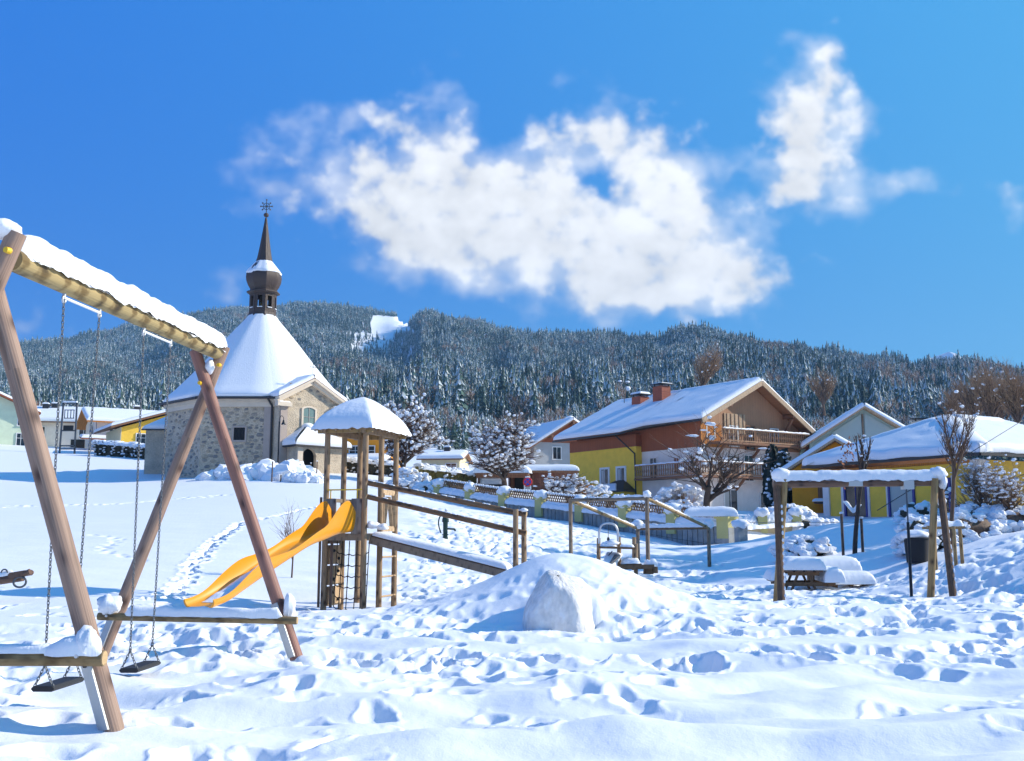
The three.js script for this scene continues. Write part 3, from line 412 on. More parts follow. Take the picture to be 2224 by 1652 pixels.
// ================================================================ the play tower with slide, net, ladder and ramp
{
  const t = thing('play_tower', 'wooden play tower with yellow slide, climbing net and domed snow roof', 'play tower'), th = 17 * Math.PI / 180;
  const C = at(787, 1333, 18.4), e = V(Math.sin(th), 0, -Math.cos(th)), a = V(-Math.cos(th), 0, -Math.sin(th)), W = .77, L = 1.38, base = C.y;
  const p = (s, q, y) => C.clone().addScaledVector(a, s).addScaledVector(e, q).setY(y);        // s: towards the left post, q: towards the back, y: height
  const eave = at(790, 934, 18.4).y, deck = at(787, 1160, 18.4).y, r = rng(8);
  for (const [s, q, x] of [[0, 0, 0], [W, 0, 0], [0, L / 2, 0], [W, L / 2, 0], [0, L, 0], [W, L, 0]]) part(t, 'post', rod(p(s, q, base - .35), p(s, q, eave - .02), .055, .052, 16, .04, 14), M.towerWood);
  for (const s of [0, W]) part(t, 'eaves_beam', bar(p(s, -.16, eave), p(s, L + .16, eave), .07, .1), M.towerWood);
  for (const q of [-.07, L + .07]) part(t, 'eaves_beam', bar(p(-.16, q, eave + .01), p(W + .16, q, eave + .01), .05, .1), M.frameWood);
  // roof: four boarded slopes on rafters, under a thick dome of snow
  const rf = (s, q, y) => p(s, q, eave + .06 + y), lo = -.2, apex = [rf(W / 2, L / 2 - .2, .42), rf(W / 2, L / 2 + .2, .42)], c4 = [rf(lo, lo, -.03), rf(W - lo, lo, -.03), rf(W - lo, L - lo, -.03), rf(lo, L - lo, -.03)];
  const slope = (P) => { const g = new THREE.BufferGeometry(), f = []; const up = V(0, .035, 0), Q = P.map((v) => v.clone().add(up)); const tri = (x, y, z) => f.push(...x.toArray(), ...y.toArray(), ...z.toArray()); for (let i = 1; i < P.length - 1; i++) { tri(P[0], P[i + 1], P[i]); tri(Q[0], Q[i], Q[i + 1]); } for (let i = 0; i < P.length; i++) { const j = (i + 1) % P.length; tri(P[i], P[j], Q[j]); tri(P[i], Q[j], Q[i]); } g.setAttribute('position', new THREE.Float32BufferAttribute(f, 3)); return planarUV(g); };
  part(t, 'roof', [slope([c4[1], c4[0], apex[0]]), slope([c4[0], c4[3], apex[1], apex[0]]), slope([c4[3], c4[2], apex[1]]), slope([c4[2], c4[1], apex[0], apex[1]])], M.frameWood);
  for (let k = 0; k < 6; k++) { const q = lo + .12 + k * (L - 2 * lo - .24) / 5; part(t, 'rafter', bar(rf(lo + .02, q, -.05), rf(.16, q, .18), .04, .06), M.towerWood); }
  for (let k = 0; k < 4; k++) { const s = lo + .15 + k * (W - 2 * lo - .3) / 3; part(t, 'rafter', bar(rf(s, lo + .02, -.05), rf(s, .2, .18), .04, .06), M.towerWood); }
  part(t, 'snow_cap', surface(44, 44, (u, v) => {
    // a pillow over the roof's rectangle
    const x = u * 2 - 1, z = v * 2 - 1, cx = Math.sign(x) * (1 - Math.pow(1 - Math.abs(x), 1.35)), cz = Math.sign(z) * (1 - Math.pow(1 - Math.abs(z), 1.35)), m = Math.max(Math.abs(cx), Math.abs(cz)), s = W / 2 + cx * (W / 2 - lo + .035), q = L / 2 + cz * (L / 2 - lo + .035);
    const face = Math.pow(Math.pow(Math.abs(cx), 11) + Math.pow(Math.abs(cz), 11), 1 / 11), rr = Math.min(1, face), h = .60 * Math.pow(1 - Math.pow(rr, 1.32), .86) + .13 * (1 - Math.pow(m, 14)) * smooth(1, .97, m), n = .03 * fbm(s * 2.1, q * 2.1, 3);
    const pt = rf(s, q, -.01 + h * .92 + n * (1 - m)); return [pt.x, pt.y - (m > .995 ? .03 + .03 * noise(s * 9, q * 9) : 0), pt.z, s, q];
  }), M.snow);
  // deck and low walls
  part(t, 'deck', [bar(p(-.02, 0, deck - .05), p(-.02, L, deck - .05), .05, .12), bar(p(W + .02, 0, deck - .05), p(W + .02, L, deck - .05), .05, .12), bar(p(0, -.02, deck - .05), p(W, -.02, deck - .05), .05, .12)], M.greyWood);
  for (let k = 0; k < 9; k++) part(t, 'deck_plank', bar(p(.03, .08 + k * .153, deck), p(W - .03, .08 + k * .153, deck), .13, .03), M.greyWood);
  const wallTop = deck + .62;
  part(t, 'panel', chamfer(.03, .66, .24, .008, ...p(W - .1, -.03, deck + .31).toArray(), 0, Math.PI / 2 - th, 0), M.boardGrey, 'grey board beside the slide'); part(t, 'panel', chamfer(.03, .66, .2, .008, ...p(.14, -.03, deck + .31).toArray(), 0, Math.PI / 2 - th, 0), M.boardGrey, 'grey board beside the slide');
  part(t, 'slide_bar', [bar(p(.02, -.02, deck + .8), p(W - .02, -.02, deck + .8), .03, .025), rod(p(.14, -.02, deck + .8), p(.14, -.02, deck + .64), .012, .012, 6), rod(p(W - .1, -.02, deck + .8), p(W - .1, -.02, deck + .64), .012, .012, 6)], M.yellowPaint);
  for (const [q0, q1] of [[.03, L / 2], [L / 2, L - .02]]) part(t, 'side_rail', [bar(p(W, q0, deck + .62), p(W, q1, deck + .62), .03, .07)], M.greyWood);
  // far right-hand bay: a board with a cut-out, and the ladder under it
  const E0 = p(0, L / 2 + .06, deck + .12), E1 = p(0, L - .06, deck + .12), mid = (k, y) => E0.clone().lerp(E1, k).setY(deck + y);
  part(t, 'panel', [bar(mid(0, .1), mid(1, .1), .03, .1), bar(mid(0, .78), mid(1, .78), .03, .1), bar(mid(.03, .14), mid(.03, .76), .03, .09, V(1, 0, 0)), bar(mid(.97, .14), mid(.97, .76), .03, .09, V(1, 0, 0)), bar(mid(.2, .15), mid(.44, .7), .028, .07, V(1, 0, 0)), bar(mid(.8, .15), mid(.56, .7), .028, .07, V(1, 0, 0)), bar(mid(.3, .62), mid(.7, .62), .028, .07)], M.paleBoard, 'pale cut-out board at the back');
  for (let k = 0; k < 4; k++) part(t, 'ladder_rung', rod(mid(-.05, -.42 - k * .36).addScaledVector(a, -.03), mid(1.05, -.42 - k * .36).addScaledVector(a, -.03), .019, .019, 8), M.paleBoard);
  // boarded climbing wall on the left side
  for (let k = 0; k < 4; k++) { const y0 = base + .12 + k * .37; const w = part(t, 'climbing_board', chamfer(.05, .345, L / 2 - .16, .01, ...p(W - .02, L / 4, y0 + .17).toArray(), 0, Math.PI - th, 0), k < 3 ? M.paleBoard : M.greyWood); [0, 1].forEach((i) => part(w, 'hold', (() => { const q = p(W - .06, L / 4 + (i ? .09 : -.1) * (k & 1 ? 1 : -1), y0 + .1 + i * .14); return blob(q.x, q.y, q.z, .03, .03, .025, r, 1); })(), M.rubber)); }
  part(t, 'panel', [bar(p(W + .09, -.02, base + .1), p(W + .09, -.02, wallTop + .05), .03, .1, V(0, 0, 1)), bar(p(W - .13, .02, base + .1), p(W - .13, .02, deck - .1), .04, .09, V(0, 0, 1))], M.wetWood);
  // rope net under the deck
  const net = [], N0 = (u, y) => { const k = u < .62 ? p(W - u / .62 * W * .96, L / 2 - u / .62 * .1, y) : p(.03, L / 2 * (1 - .15) - (1 - u) / .38 * 0 + (u - .62) * .02, y); return k; };
  const nx = 5, ny = 6, knots2 = [], NP = (i, j) => { const y = lerp(base + .1, deck - .12, j / ny); return p(W * .9 - i / nx * (W * .84), L * .25 - .05 * Math.sin(i * 1.3) + (1 - j / ny) * -.1, y - .05 * Math.sin(i / nx * Math.PI) * (j === ny ? 0 : 1)); };
  for (let i = 0; i <= nx; i++) for (let j = 0; j <= ny; j++) { const q = NP(i, j); if (j < ny) net.push(rod(q, NP(i, j + 1), .0095, .0095, 5)); if (i < nx && j < ny) { const m = q.clone().lerp(NP(i + 1, j), .5); m.y -= .025; net.push(rod(q, m, .009, .009, 5), rod(m, NP(i + 1, j), .009, .009, 5)); } if (i > 0 && i < nx && j < ny) knots2.push(new THREE.IcosahedronGeometry(.019, 1).translate(q.x, q.y, q.z)); }
  const nt = part(t, 'climbing_net', net, M.rope); part(nt, 'knot', knots2, M.rope);
  // slide: a moulded trough that leaves the front face in two waves
  const path = [[.0, deck + .06], [.5, deck + .02], [1.1, deck - .08], [1.65, .9], [2.2, .74], [2.7, .58], [3.1, .45], [3.6, .29], [4.0, .17], [4.4, .10]].map(([d, y]) => p(W / 2 + .01, -d, y)), cv = new THREE.CatmullRomCurve3(path);
  const prof = (u, s) => { const w = .225, hgt = lerp(.58, .17, smooth(0, .24, s)) * (1 - .32 * smooth(.86, 1, s)) * (1 + .36 * Math.sin(s * 13 - .6)) * (s < .05 ? lerp(.75, 1, s / .05) : 1); const k = u * 2 - 1, x = Math.sign(k) * (Math.abs(k) < .42 ? Math.abs(k) / .42 * w * .82 : w * (.82 + .18 * Math.sin((Math.abs(k) - .42) / .58 * 1.571))), y = Math.abs(k) < .3 ? 0 : hgt * Math.pow((Math.abs(k) - .3) / .7, 1.35); return [x, y]; };
  const slideAt = (u, s, inset) => { const q = cv.getPoint(s), tg = cv.getTangent(s), sd = tg.clone().cross(UP).normalize(), up = sd.clone().cross(tg); let [x, y] = prof(u, s); const k = u * 2 - 1; const o = q.addScaledVector(sd, x + (inset ? Math.sign(k) * .022 * smooth(.25, .6, Math.abs(k)) : 0)).addScaledVector(up, y - (inset ? .022 : 0)); return [o.x, o.y, o.z]; };
  const lip = (u) => surface(60, 1, (s, v) => { const A1 = slideAt(u, s, false), B1 = slideAt(u, s, true); return v < .5 ? A1 : B1; });
  const sl = part(t, 'slide', [surface(24, 70, (u, s) => slideAt(u, s, false)), surface(24, 70, (u, s) => slideAt(u, s, true)), lip(0), lip(1), surface(24, 1, (u, v) => slideAt(u, 1, v > .5)), surface(24, 1, (u, v) => slideAt(u, 0, v > .5))], M.slide);
  part(sl, 'snow_patch', surface(10, 36, (u, v) => { const s = lerp(.5, .93, v), k = lerp(.34, .66, u), q = slideAt(k, s, false), h = .055 * Math.sin(Math.PI * u) ** .5 * Math.min(1, Math.min(v, 1 - v) * 7) * (1 + .5 * noise(s * 40, u * 3)); return [q[0], q[1] + h + .004, q[2]]; }), M.snow);
  { const q = cv.getPoint(.955); part(sl, 'slide_foot', box(.09, .5, .06, q.x + .03, q.y - .26, q.z), M.yellowPaint); }
  // ramp with two hand logs running off to the right
  const R0 = at(803, 1172, 18.6), R1 = at(1108, 1250, 17.75), back = V(.22, 0, -1).normalize(), k = (q, w, dy = 0) => R0.clone().lerp(R1, q).addScaledVector(back, w).add(V(0, dy, 0)), rampW = .62;
  const ramp = part(t, 'ramp', [bar(k(0, 0), k(1, 0), .05, .13), bar(k(0, rampW), k(1, rampW), .05, .13)], M.greyWood);
  for (let i = 0; i < 20; i++) part(ramp, 'ramp_board', bar(k((i + .5) / 20, .02, .075), k((i + .5) / 20, rampW - .02, .075), .125, .03), M.railWood);
  part(ramp, 'snow_cap', snowSheet(k(.02, -.02, .09), k(.98, -.02, .09), k(.98, rampW, .09), k(.02, rampW, .09), .11, { up: 1, rough: .5, n: 22, round: .12 }), M.snow);
  const post = (px, top, foot, D) => { const A1 = at(px, foot, D), B1 = at(px, top, D); part(t, 'post', rod(A1.clone().add(V(0, -.4, 0)), B1, .05, .048, 14, .04, 8), M.towerWood); };
  post(1120, 1105, 1245, 17.65); post(1138, 1116, 1206, 18.3);
  for (const [x0, y0, x1, y1, D0, D1, c] of [[793, 1047, 1143, 1117, 18.45, 17.72, 0], [793, 1077, 1143, 1158, 18.43, 17.72, 1]]) { const A1 = at(x0, y0, D0), B1 = at(x1, y1, D1); const g = part(t, 'hand_rail', rod(A1, B1, .047, .05, 16, .03, 16), M.railWood); const dd = B1.clone().sub(A1).normalize(); part(g, 'rail_end', rod(B1, B1.clone().addScaledVector(dd, .008), .048, .045, 14), M.endGrain); const snow = []; for (let i = 0; i < 26; i++) { const s = r() * .95, l = .02 + r() * .05, q = A1.clone().lerp(B1, s).add(V(0, .045, 0)); snow.push(snowBar(q, q.clone().addScaledVector(dd, l + .06), .04 + r() * .03, .014, { n: 6, end: .04 })); } part(g, 'snow_patch', snow, M.snow); }
  { const q = at(1138, 1110, 17.72); part(t, 'snow_cap', blob(q.x, q.y + .02, q.z, .07, .035, .05, r, 2), M.snow); const z = at(810, 1140, 18.5); part(t, 'snow_cap', [blob(z.x, z.y, z.z, .13, .07, .12, r, 2, .2), blob(z.x + .17, z.y - .03, z.z, .1, .06, .1, r, 2, .2)], M.snow); }
}
// bare sapling behind the slide
function branchTree(seed, o) {      // returns trunk, branch and twig geometry of a leafless tree; snow lumps lie on the limbs
  const r = rng(seed), trunk = [], limbs = [], twigs = [], snow = [];
  const grow = (p, d, L, rad, lev) => {
    const n = lev === 0 ? (o.trunkParts ?? 3) : 2; let q = p.clone(), dir = d.clone();
    for (let i = 0; i < n; i++) {
      dir.add(V((r() - .5) * o.bend, (r() - .5) * o.bend + (lev ? o.lift : 0), (r() - .5) * o.bend)).normalize();
      const e = q.clone().addScaledVector(dir, L / n), r0 = rad * (1 - i / n * .35), r1 = rad * (1 - (i + 1) / n * .35);
      (lev === 0 ? trunk : lev < o.levels - 1 ? limbs : twigs).push(rod(q, e, r0, r1, lev === 0 ? 9 : lev === 1 ? 6 : lev < o.levels - 1 ? 4 : 3));
      const flat = Math.hypot(dir.x, dir.z); if (o.snow && lev > 0 && flat > .35 && r() < o.snow * (lev >= o.levels - 2 ? 1 : 1.2)) { const m = q.clone().lerp(e, r()), k = o.lump * (.5 + r() * .9); snow.push(blob(m.x, m.y + r1 + k * .35, m.z, Math.max(k, Math.abs(dir.x) * L / n * .5), k * .62, Math.max(k * .8, Math.abs(dir.z) * L / n * .45), r, 0, .25)); }
      if (lev < o.levels - 1 && (lev > 0 || i >= n - 2)) { const kids = lev === 0 ? o.kids0 : o.kids; for (let j = 0; j < kids; j++) { const az = r() * 6.283, tilt = o.spread * (.55 + r() * .7), side = V(Math.cos(az), 0, Math.sin(az)); const nd = dir.clone().multiplyScalar(Math.cos(tilt)).addScaledVector(side, Math.sin(tilt)).normalize(); grow(q.clone().lerp(e, .35 + r() * .65), nd, L * (o.shrink * (.75 + r() * .45)), r1 * (o.thin ?? .58), lev + 1); } }
      q = e;
    }
  };
  grow(V(0, -.15, 0), V((r() - .5) * .2, 1, (r() - .5) * .2).normalize(), o.trunk, o.rad, 0);
  return { trunk, limbs, twigs, snow };
}
function tree(name, label, pos, seed, o, mats = [M.bark, M.bark, M.twig], cat = 'tree', group) {
  const t = thing(name, label, cat, pos, 0, group), g = branchTree(seed, o);
  part(t, 'trunk', g.trunk, mats[0]); if (g.limbs.length) part(t, 'limbs', g.limbs, mats[1]); if (g.twigs.length) part(t, 'twigs', g.twigs, mats[2]); if (g.snow.length) part(t, 'snow_load', g.snow, M.snow); return t;
}
tree('sapling', 'thin bare sapling standing in the snow behind the yellow slide', at(635, 1264, 22.5), 21, { trunk: 1.0, rad: .022, levels: 4, kids0: 3, kids: 2, bend: .22, lift: .14, spread: .62, shrink: .62, trunkParts: 4, thin: .65 }, [M.barkBrown, M.barkBrown, M.twig], 'sapling');
// ================================================================ boulder and the hand pump
{
  const q = at(1213, 1385, 13.1), t = thing('boulder', 'big pale boulder set in the front of the snow mound', 'boulder', q);
  const fr = rng(77), faces = [[-.15, .25, .95, .72], [-.97, .1, .2, .84], [.85, .35, .4, .82], [.25, .93, .25, .86], [-.62, .72, .3, .84], [.6, -.1, .8, .86], [-.6, -.1, .8, .84], [.9, .1, -.4, .9], [-.7, .4, -.6, .9], [.1, .4, -.9, .85]].map(([x, y, z, d]) => { const l = Math.hypot(x, y, z); return [x / l, y / l, z / l, d]; });
  const N = 64, g = surface(N, 44, (u, v) => { const a = u * 6.2832, el = (v - .12) * 1.75, ce = Math.pow(Math.max(0, Math.cos(Math.min(el, 1.5708))), .72), se = Math.sign(el) * Math.pow(Math.abs(Math.sin(Math.min(el, 1.5708))), .9); const top = 1 - .3 * Math.max(0, se); const c0 = Math.cos(Math.min(el, 1.5708)), dx = Math.cos(a) * c0, dy = Math.sin(Math.min(el, 1.5708)), dz = Math.sin(a) * c0; let q = Math.pow(1 / 1.12, 16); for (const [nx, ny, nz, d] of faces) { const k = nx * dx + ny * dy + nz * dz; if (k > 0) q += Math.pow(k / d, 16); } const R = Math.pow(q, -1 / 16) * (1 + .035 * fbm(dx * 3 + 3, dy * 3 + dz * 2, 4)); return [dx * R * .53 + .0, dy * R * .84, dz * R * .42, u * 3, v]; });
  part(t, 'rock', g, M.boulder);
  part(t, 'snow_cap', blob(.08, .56, -.3, .36, .2, .36, rng(3), 4, .08), M.snow); part(t, 'snow_cap', blob(.42, .14, -.3, .26, .42, .34, rng(4), 4, .1), M.snow);
}
{
  const b = at(967, 1186, 33), t = thing('hand_pump', 'dark green cast-iron hand pump standing alone in the snow', 'pump', G(b.x, b.z)), s = .9;
  part(t, 'body', [rod(V(0, -.3, 0), V(0, .1, 0), .1, .085, 12), rod(V(0, .1, 0), V(.0, .55, 0), .07, .08, 12), rod(V(0, .55, 0), V(0, .66, 0), .11, .11, 12), rod(V(0, .66, 0), V(0, .9, 0), .1, .05, 12), rod(V(0, .9, 0), V(0, .98, 0), .03, .015, 8), rod(V(0, .13, 0), V(0, .17, 0), .1, .1, 12)], M.pump);
  part(t, 'spout', [rod(V(.05, .34, 0), V(.3, .33, 0), .03, .03, 8), rod(V(.3, .34, 0), V(.32, .26, 0), .03, .028, 8)], M.pump);
  part(t, 'handle', new THREE.TubeGeometry(new THREE.CatmullRomCurve3([V(-.02, .84, .02), V(-.17, .74, .03), V(-.22, .5, .03), V(-.14, .2, .03)]), 16, .024, 6), M.pump); part(t, 'snow_cap', blob(.03, .95, 0, .06, .04, .06, rng(1), 1), M.snow);
}
// ================================================================ climbing bars, toy crane, swing with a disc, tables
{
  const P1 = at(1240, 1228, 31), P2 = at(1408, 1252, 30), P3 = at(1386, 1212, 34.6), P4 = at(1541, 1238, 33.6), t = thing('climbing_bars', 'wooden climbing frame of two high and two low posts with sloping bars', 'climbing frame');
  const top = (p, py) => p.clone().setY(at(0, py, -p.z).y), T1 = top(P1, 1083), T2 = top(P2, 1079), T3 = top(P3, 1145), T4 = top(P4, 1143);
  for (const [a, b] of [[P1, T1], [P2, T2], [P3, T3], [P4, T4]]) part(t, 'post', rod(a.clone().add(V(0, -.3, 0)), b, .062, .06, 10, .03, 6), M.greyWood);
  for (const [a, b, m] of [[T1, T2, M.greyWood], [T3, T4, M.railWood], [T1, T3, M.frameWood], [T2, T4, M.frameWood]]) part(t, 'bar', rod(a.clone().add(V(0, -.04, 0)), b.clone().add(V(0, -.04, 0)), .052, .052, 10, .02, 6), m);
  part(t, 'snow_cap', snowBar(T3, T4, .13, .12, { rough: .35, end: .25 }), M.snow); part(t, 'snow_cap', snowBar(T1.clone().lerp(T2, .55), T2.clone().add(V(.15, .01, 0)), .1, .07, { rough: .5, end: .2 }), M.snow);
  for (const [a, b] of [[T1, T3], [T2, T4]]) part(t, 'snow_cap', snowBar(a.clone().lerp(b, .12), a.clone().lerp(b, .95), .07, .045, { rough: .6 }), M.snow);
  const r = rng(6); for (const [p, x] of [[T2, .13], [T3, .2], [T4, .18]]) part(t, 'snow_cap', blob(p.x, p.y + .09, p.z, x, x * .85, x, r, 2, .2), M.snow);
}
{
  const t = thing('sand_crane', 'low wooden play crane with a bent metal hoop between the climbing bars', 'play equipment'), q = (px, py, D = 29) => at(px, py, D), r = rng(12);
  for (const [px, a, b, D] of [[1300, 1168, 1245, 29.4], [1345, 1178, 1250, 29.2], [1377, 1166, 1230, 29.8], [1381, 1180, 1250, 29.0], [1390, 1185, 1250, 29.4]].slice(0, 4).concat([[1344, 1165, 1210, 30.2]])) part(t, 'post', rod(q(px, b + 8, D), q(px, a, D), .06, .057, 10, .03, 5), M.towerWood);
  part(t, 'hoop', new THREE.TubeGeometry(new THREE.CatmullRomCurve3([q(1301, 1180), q(1302, 1150), q(1308, 1139), q(1320, 1136), q(1334, 1139), q(1341, 1150), q(1342, 1180)]), 40, .03, 8), M.galv);
  part(t, 'shelf', [bar(q(1300, 1188), q(1380, 1190), .3, .06), bar(q(1344, 1228), q(1392, 1226), .34, .07), bar(q(1340, 1232, 28.8), q(1420, 1230, 28.9), .12, .12)], M.railWood); part(t, 'brace', rod(q(1304, 1226), q(1330, 1196), .016, .016, 6), M.steel);
  part(t, 'bucket_rope', [rod(q(1321, 1139), q(1321, 1170), .008, .008, 5), blob(q(1321, 1170).x, q(1321, 1170).y, -29, .04, .06, .04, r, 1)], M.rope);
  part(t, 'chute', bar(q(1305, 1235, 28.8), q(1338, 1205, 29), .5, .05), M.boardGrey);
  part(t, 'snow_cap', [snowBar(q(1303, 1184), q(1340, 1186), .32, .09, { rough: .4 }), snowBar(q(1346, 1186), q(1378, 1187), .3, .07, { rough: .4 }), snowBar(q(1348, 1222), q(1390, 1221), .36, .14, { rough: .4 }), blob(q(1329, 1178).x, q(1329, 1178).y, -29, .2, .09, .16, r, 2), snowBar(q(1398, 1224, 29.1), q(1428, 1225, 29.1), .4, .16, { rough: .4 })], M.snow);
  part(t, 'snow_cap', snowSheet(q(1302, 1243, 28.5), q(1326, 1246, 28.5), q(1352, 1205, 29.2), q(1316, 1203, 29.2), .12, { up: 1 }), M.snow);
  part(t, 'stump', [rod(q(1408, 1246, 29.1), q(1408, 1228, 29.1), .15, .13, 10), rod(q(1420, 1244, 29.1), q(1420, 1230, 29.1), .12, .11, 10)], M.railWood);
}
{
  const t = thing('beam_swing_set', 'wooden A-frame with a snow-covered crossbeam, in front of the yellow pavilion', 'swing set'), D = 20;
  const L0 = at(1684, 1305, 20.2), L1 = at(1700, 1300, 19.6), R0 = at(2018, 1306, 20.2), R1 = at(2074, 1316, 19.4), TL = at(1690, 1050, 20), TR = at(2030, 1046, 20);
  for (const [f, p, m] of [[L0, at(1704, 1040, 19.95), M.frameWood], [at(1697, 1304, 19.5), at(1686, 1044, 20), M.barkBrown], [R0, at(2030, 1038, 19.9), M.frameWood], [R1, at(2040, 1042, 20.1), M.barkBrown]]) part(t, 'leg', rod(f.clone().add(V(0, -.25, 0)), p, .072, .066, 14, .03, 14), m);
  for (const [f, p] of [[at(1698, 1298, 19.48), at(1690, 1090, 19.9)], [R1, at(2042, 1078, 20.05)]]) part(t, 'snow_patch', [...Array(14).keys()].map((i) => { const a = f.clone().lerp(p, (i + .1) / 14), b = f.clone().lerp(p, (i + .55 + .3 * (i * 7 % 5) / 5) / 14); return snowBar(a.add(V(.055, .0, .03)), b.add(V(.055, .0, .03)), .035, .018, { n: 8, end: .05, rough: .6 }); }), M.snow);
  part(t, 'beam', rod(TL.clone().add(V(-.1, 0, 0)), TR.clone().add(V(.05, 0, 0)), .085, .08, 16, .03, 16), M.wetWood); part(t, 'beam_clamp', [box(.27, .14, .19, at(1855, 1048, 20).x, at(1855, 1048, 20).y, -20), box(.2, .22, .19, at(1970, 1050, 20).x, at(1970, 1050, 20).y, -20)], M.plate);
  part(t, 'snow_cap', snowBar(at(1678, 1040, 20), at(2038, 1038, 20), .22, .17, { n: 70, rough: .14, end: .2, lip: .25 }), M.snow);
  const r = rng(2); for (const [px, py, w, h] of [[1694, 1030, .17, .13], [2036, 1028, .17, .13], [2046, 1045, .07, .16]]) { const q = at(px, py, 20); part(t, 'snow_cap', blob(q.x, q.y, q.z, w, h, .15, r, 3, .12), M.snow); }
  { const q = at(2044, 1088, 20.1); part(t, 'snow_cap', blob(q.x, q.y, q.z, .09, .08, .09, r, 2, .2), M.snow); }
  const s = thing('disc_swing', 'dark pole swing with a round foot disc hanging from the beam', 'swing'), a = at(1968, 1062, 20), b = at(1980, 1308, 19.6);
  part(s, 'pole', rod(a.clone().lerp(b, .3), b, .028, .03, 10), M.blackMetal); part(s, 'hanger', rod(a, a.clone().lerp(b, .32), .016, .016, 8), M.steel); part(s, 'disc', [rod(b.clone().add(V(0, -.02, 0)), b.clone().add(V(0, .03, 0)), .16, .15, 22), rod(b.clone().add(V(0, .03, 0)), b.clone().add(V(0, .13, 0)), .07, .03, 14)], M.rubber);
}
{
  // picnic table seen from its end, and a bench behind it, both under thick pillows of snow
  const o = at(1748, 1288, 24), t = thing('picnic_table', 'snow-heaped wooden picnic table seen from its end, with attached seats', 'picnic table', G(o.x, o.z), -.12), L = 1.25, w = .38, hT = .5;
  part(t, 'table_top', [-.3, -.1, .1, .3].map((x) => box(.17, .045, L, x * 1.15, hT, -L / 2)), M.wetWood);
  for (const z of [-.15, -L + .15]) for (const s of [-1, 1]) part(t, 'leg', bar(V(s * .1, hT - .02, z), V(s * .34, -.1, z), .05, .09, V(0, 0, 1)), M.railWood);
  for (const z of [-.11, -L + .11]) part(t, 'brace', [bar(V(-.62, .2, z), V(.72, .2, z), .04, .09), bar(V(-.36, hT - .06, z), V(.36, hT - .06, z), .04, .08)], M.railWood);
  for (const s of [-.58, .66]) part(t, 'seat', box(.26, .045, L, s, .26, -L / 2), M.wetWood);
  part(t, 'snow_cap', snowSheet(V(-.48, hT + .03, .06), V(.5, hT + .03, .06), V(.5, hT + .03, -L - .05), V(-.48, hT + .03, -L - .05), .3, { up: 1, round: .22, rough: .08 }), M.snow);
  part(t, 'snow_cap', snowSheet(V(.44, .25, .1), V(.92, .25, .1), V(.92, .25, -L), V(.44, .25, -L), .34, { up: 1, round: .17, rough: .08 }), M.snow); part(t, 'snow_cap', snowSheet(V(-.78, .285, .02), V(-.4, .285, .02), V(-.4, .285, -L), V(-.78, .285, -L), .25, { up: 1, round: .17 }), M.snow);
  const b = at(1828, 1280, 25.2), u = thing('bench', 'long bench table and seat buried under two pillows of snow', 'bench', G(b.x, b.z), .1);
  part(u, 'table_top', box(1.25, .05, .6, -.12, .42, -.5), M.wetWood); part(u, 'seat', box(1.0, .05, .3, .18, .1, .06), M.wetWood); for (const x of [-.55, .4]) part(u, 'leg', box(.08, .9, .4, x, 0, -.5), M.railWood); for (const x of [-.2, .55]) part(u, 'leg', box(.07, .5, .2, x, -.15, .06), M.railWood);
  part(u, 'snow_cap', snowSheet(V(-.82, .38, -.1), V(.6, .38, -.1), V(.6, .38, -.88), V(-.82, .38, -.88), .36, { up: 1, round: .2 }), M.snow); part(u, 'snow_cap', snowSheet(V(-.4, .09, .3), V(.76, .09, .3), V(.76, .09, -.18), V(-.4, .09, -.18), .32, { up: 1, round: .2 }), M.snow);
}

// ================================================================ the chapel
const cacheGeo = new Map(), cached = (key, f) => cacheGeo.get(key) ?? cacheGeo.set(key, f()).get(key);
// a window at x, y on a wall: frame > pane, glazing bars; z is out of the wall
function windowPart(parent, x, y, z, w, h, o = {}) {
  const fw = o.fw ?? .09, g = cached(`win${w},${h},${fw}`, () => join([box(w + 2 * fw, fw, .1, 0, h / 2 + fw / 2, .03), box(w + 2 * fw + .06, fw * .9, .15, 0, -h / 2 - fw / 2, .05), box(fw, h, .1, -w / 2 - fw / 2, 0, .03), box(fw, h, .1, w / 2 + fw / 2, 0, .03)]));
  const m = piece(parent, 'window', g, o.frame ?? M.white, V(x, y, z), [0, o.ry ?? 0, 0]);
  piece(m, 'pane', cached(`pane${w},${h}`, () => box(w, h, .02)), o.pane ?? M.glass, V(0, 0, .012));
  if (o.bars !== 0) piece(m, 'glazing_bar', cached(`bar${w},${h}`, () => join([box(.05, h, .03)])), o.frame ?? M.white, V(0, 0, .035));
  if (o.cross) piece(m, 'glazing_bar', cached(`cross${w}`, () => box(w, .045, .028)), o.frame ?? M.white, V(0, h * .12, .035));
  if (o.curtain) piece(m, 'curtain', cached(`cur${w},${h}`, () => box(w * .34, h * .9, .008)), M.curtain, V(-w * .3, 0, .026));
  return m;
}
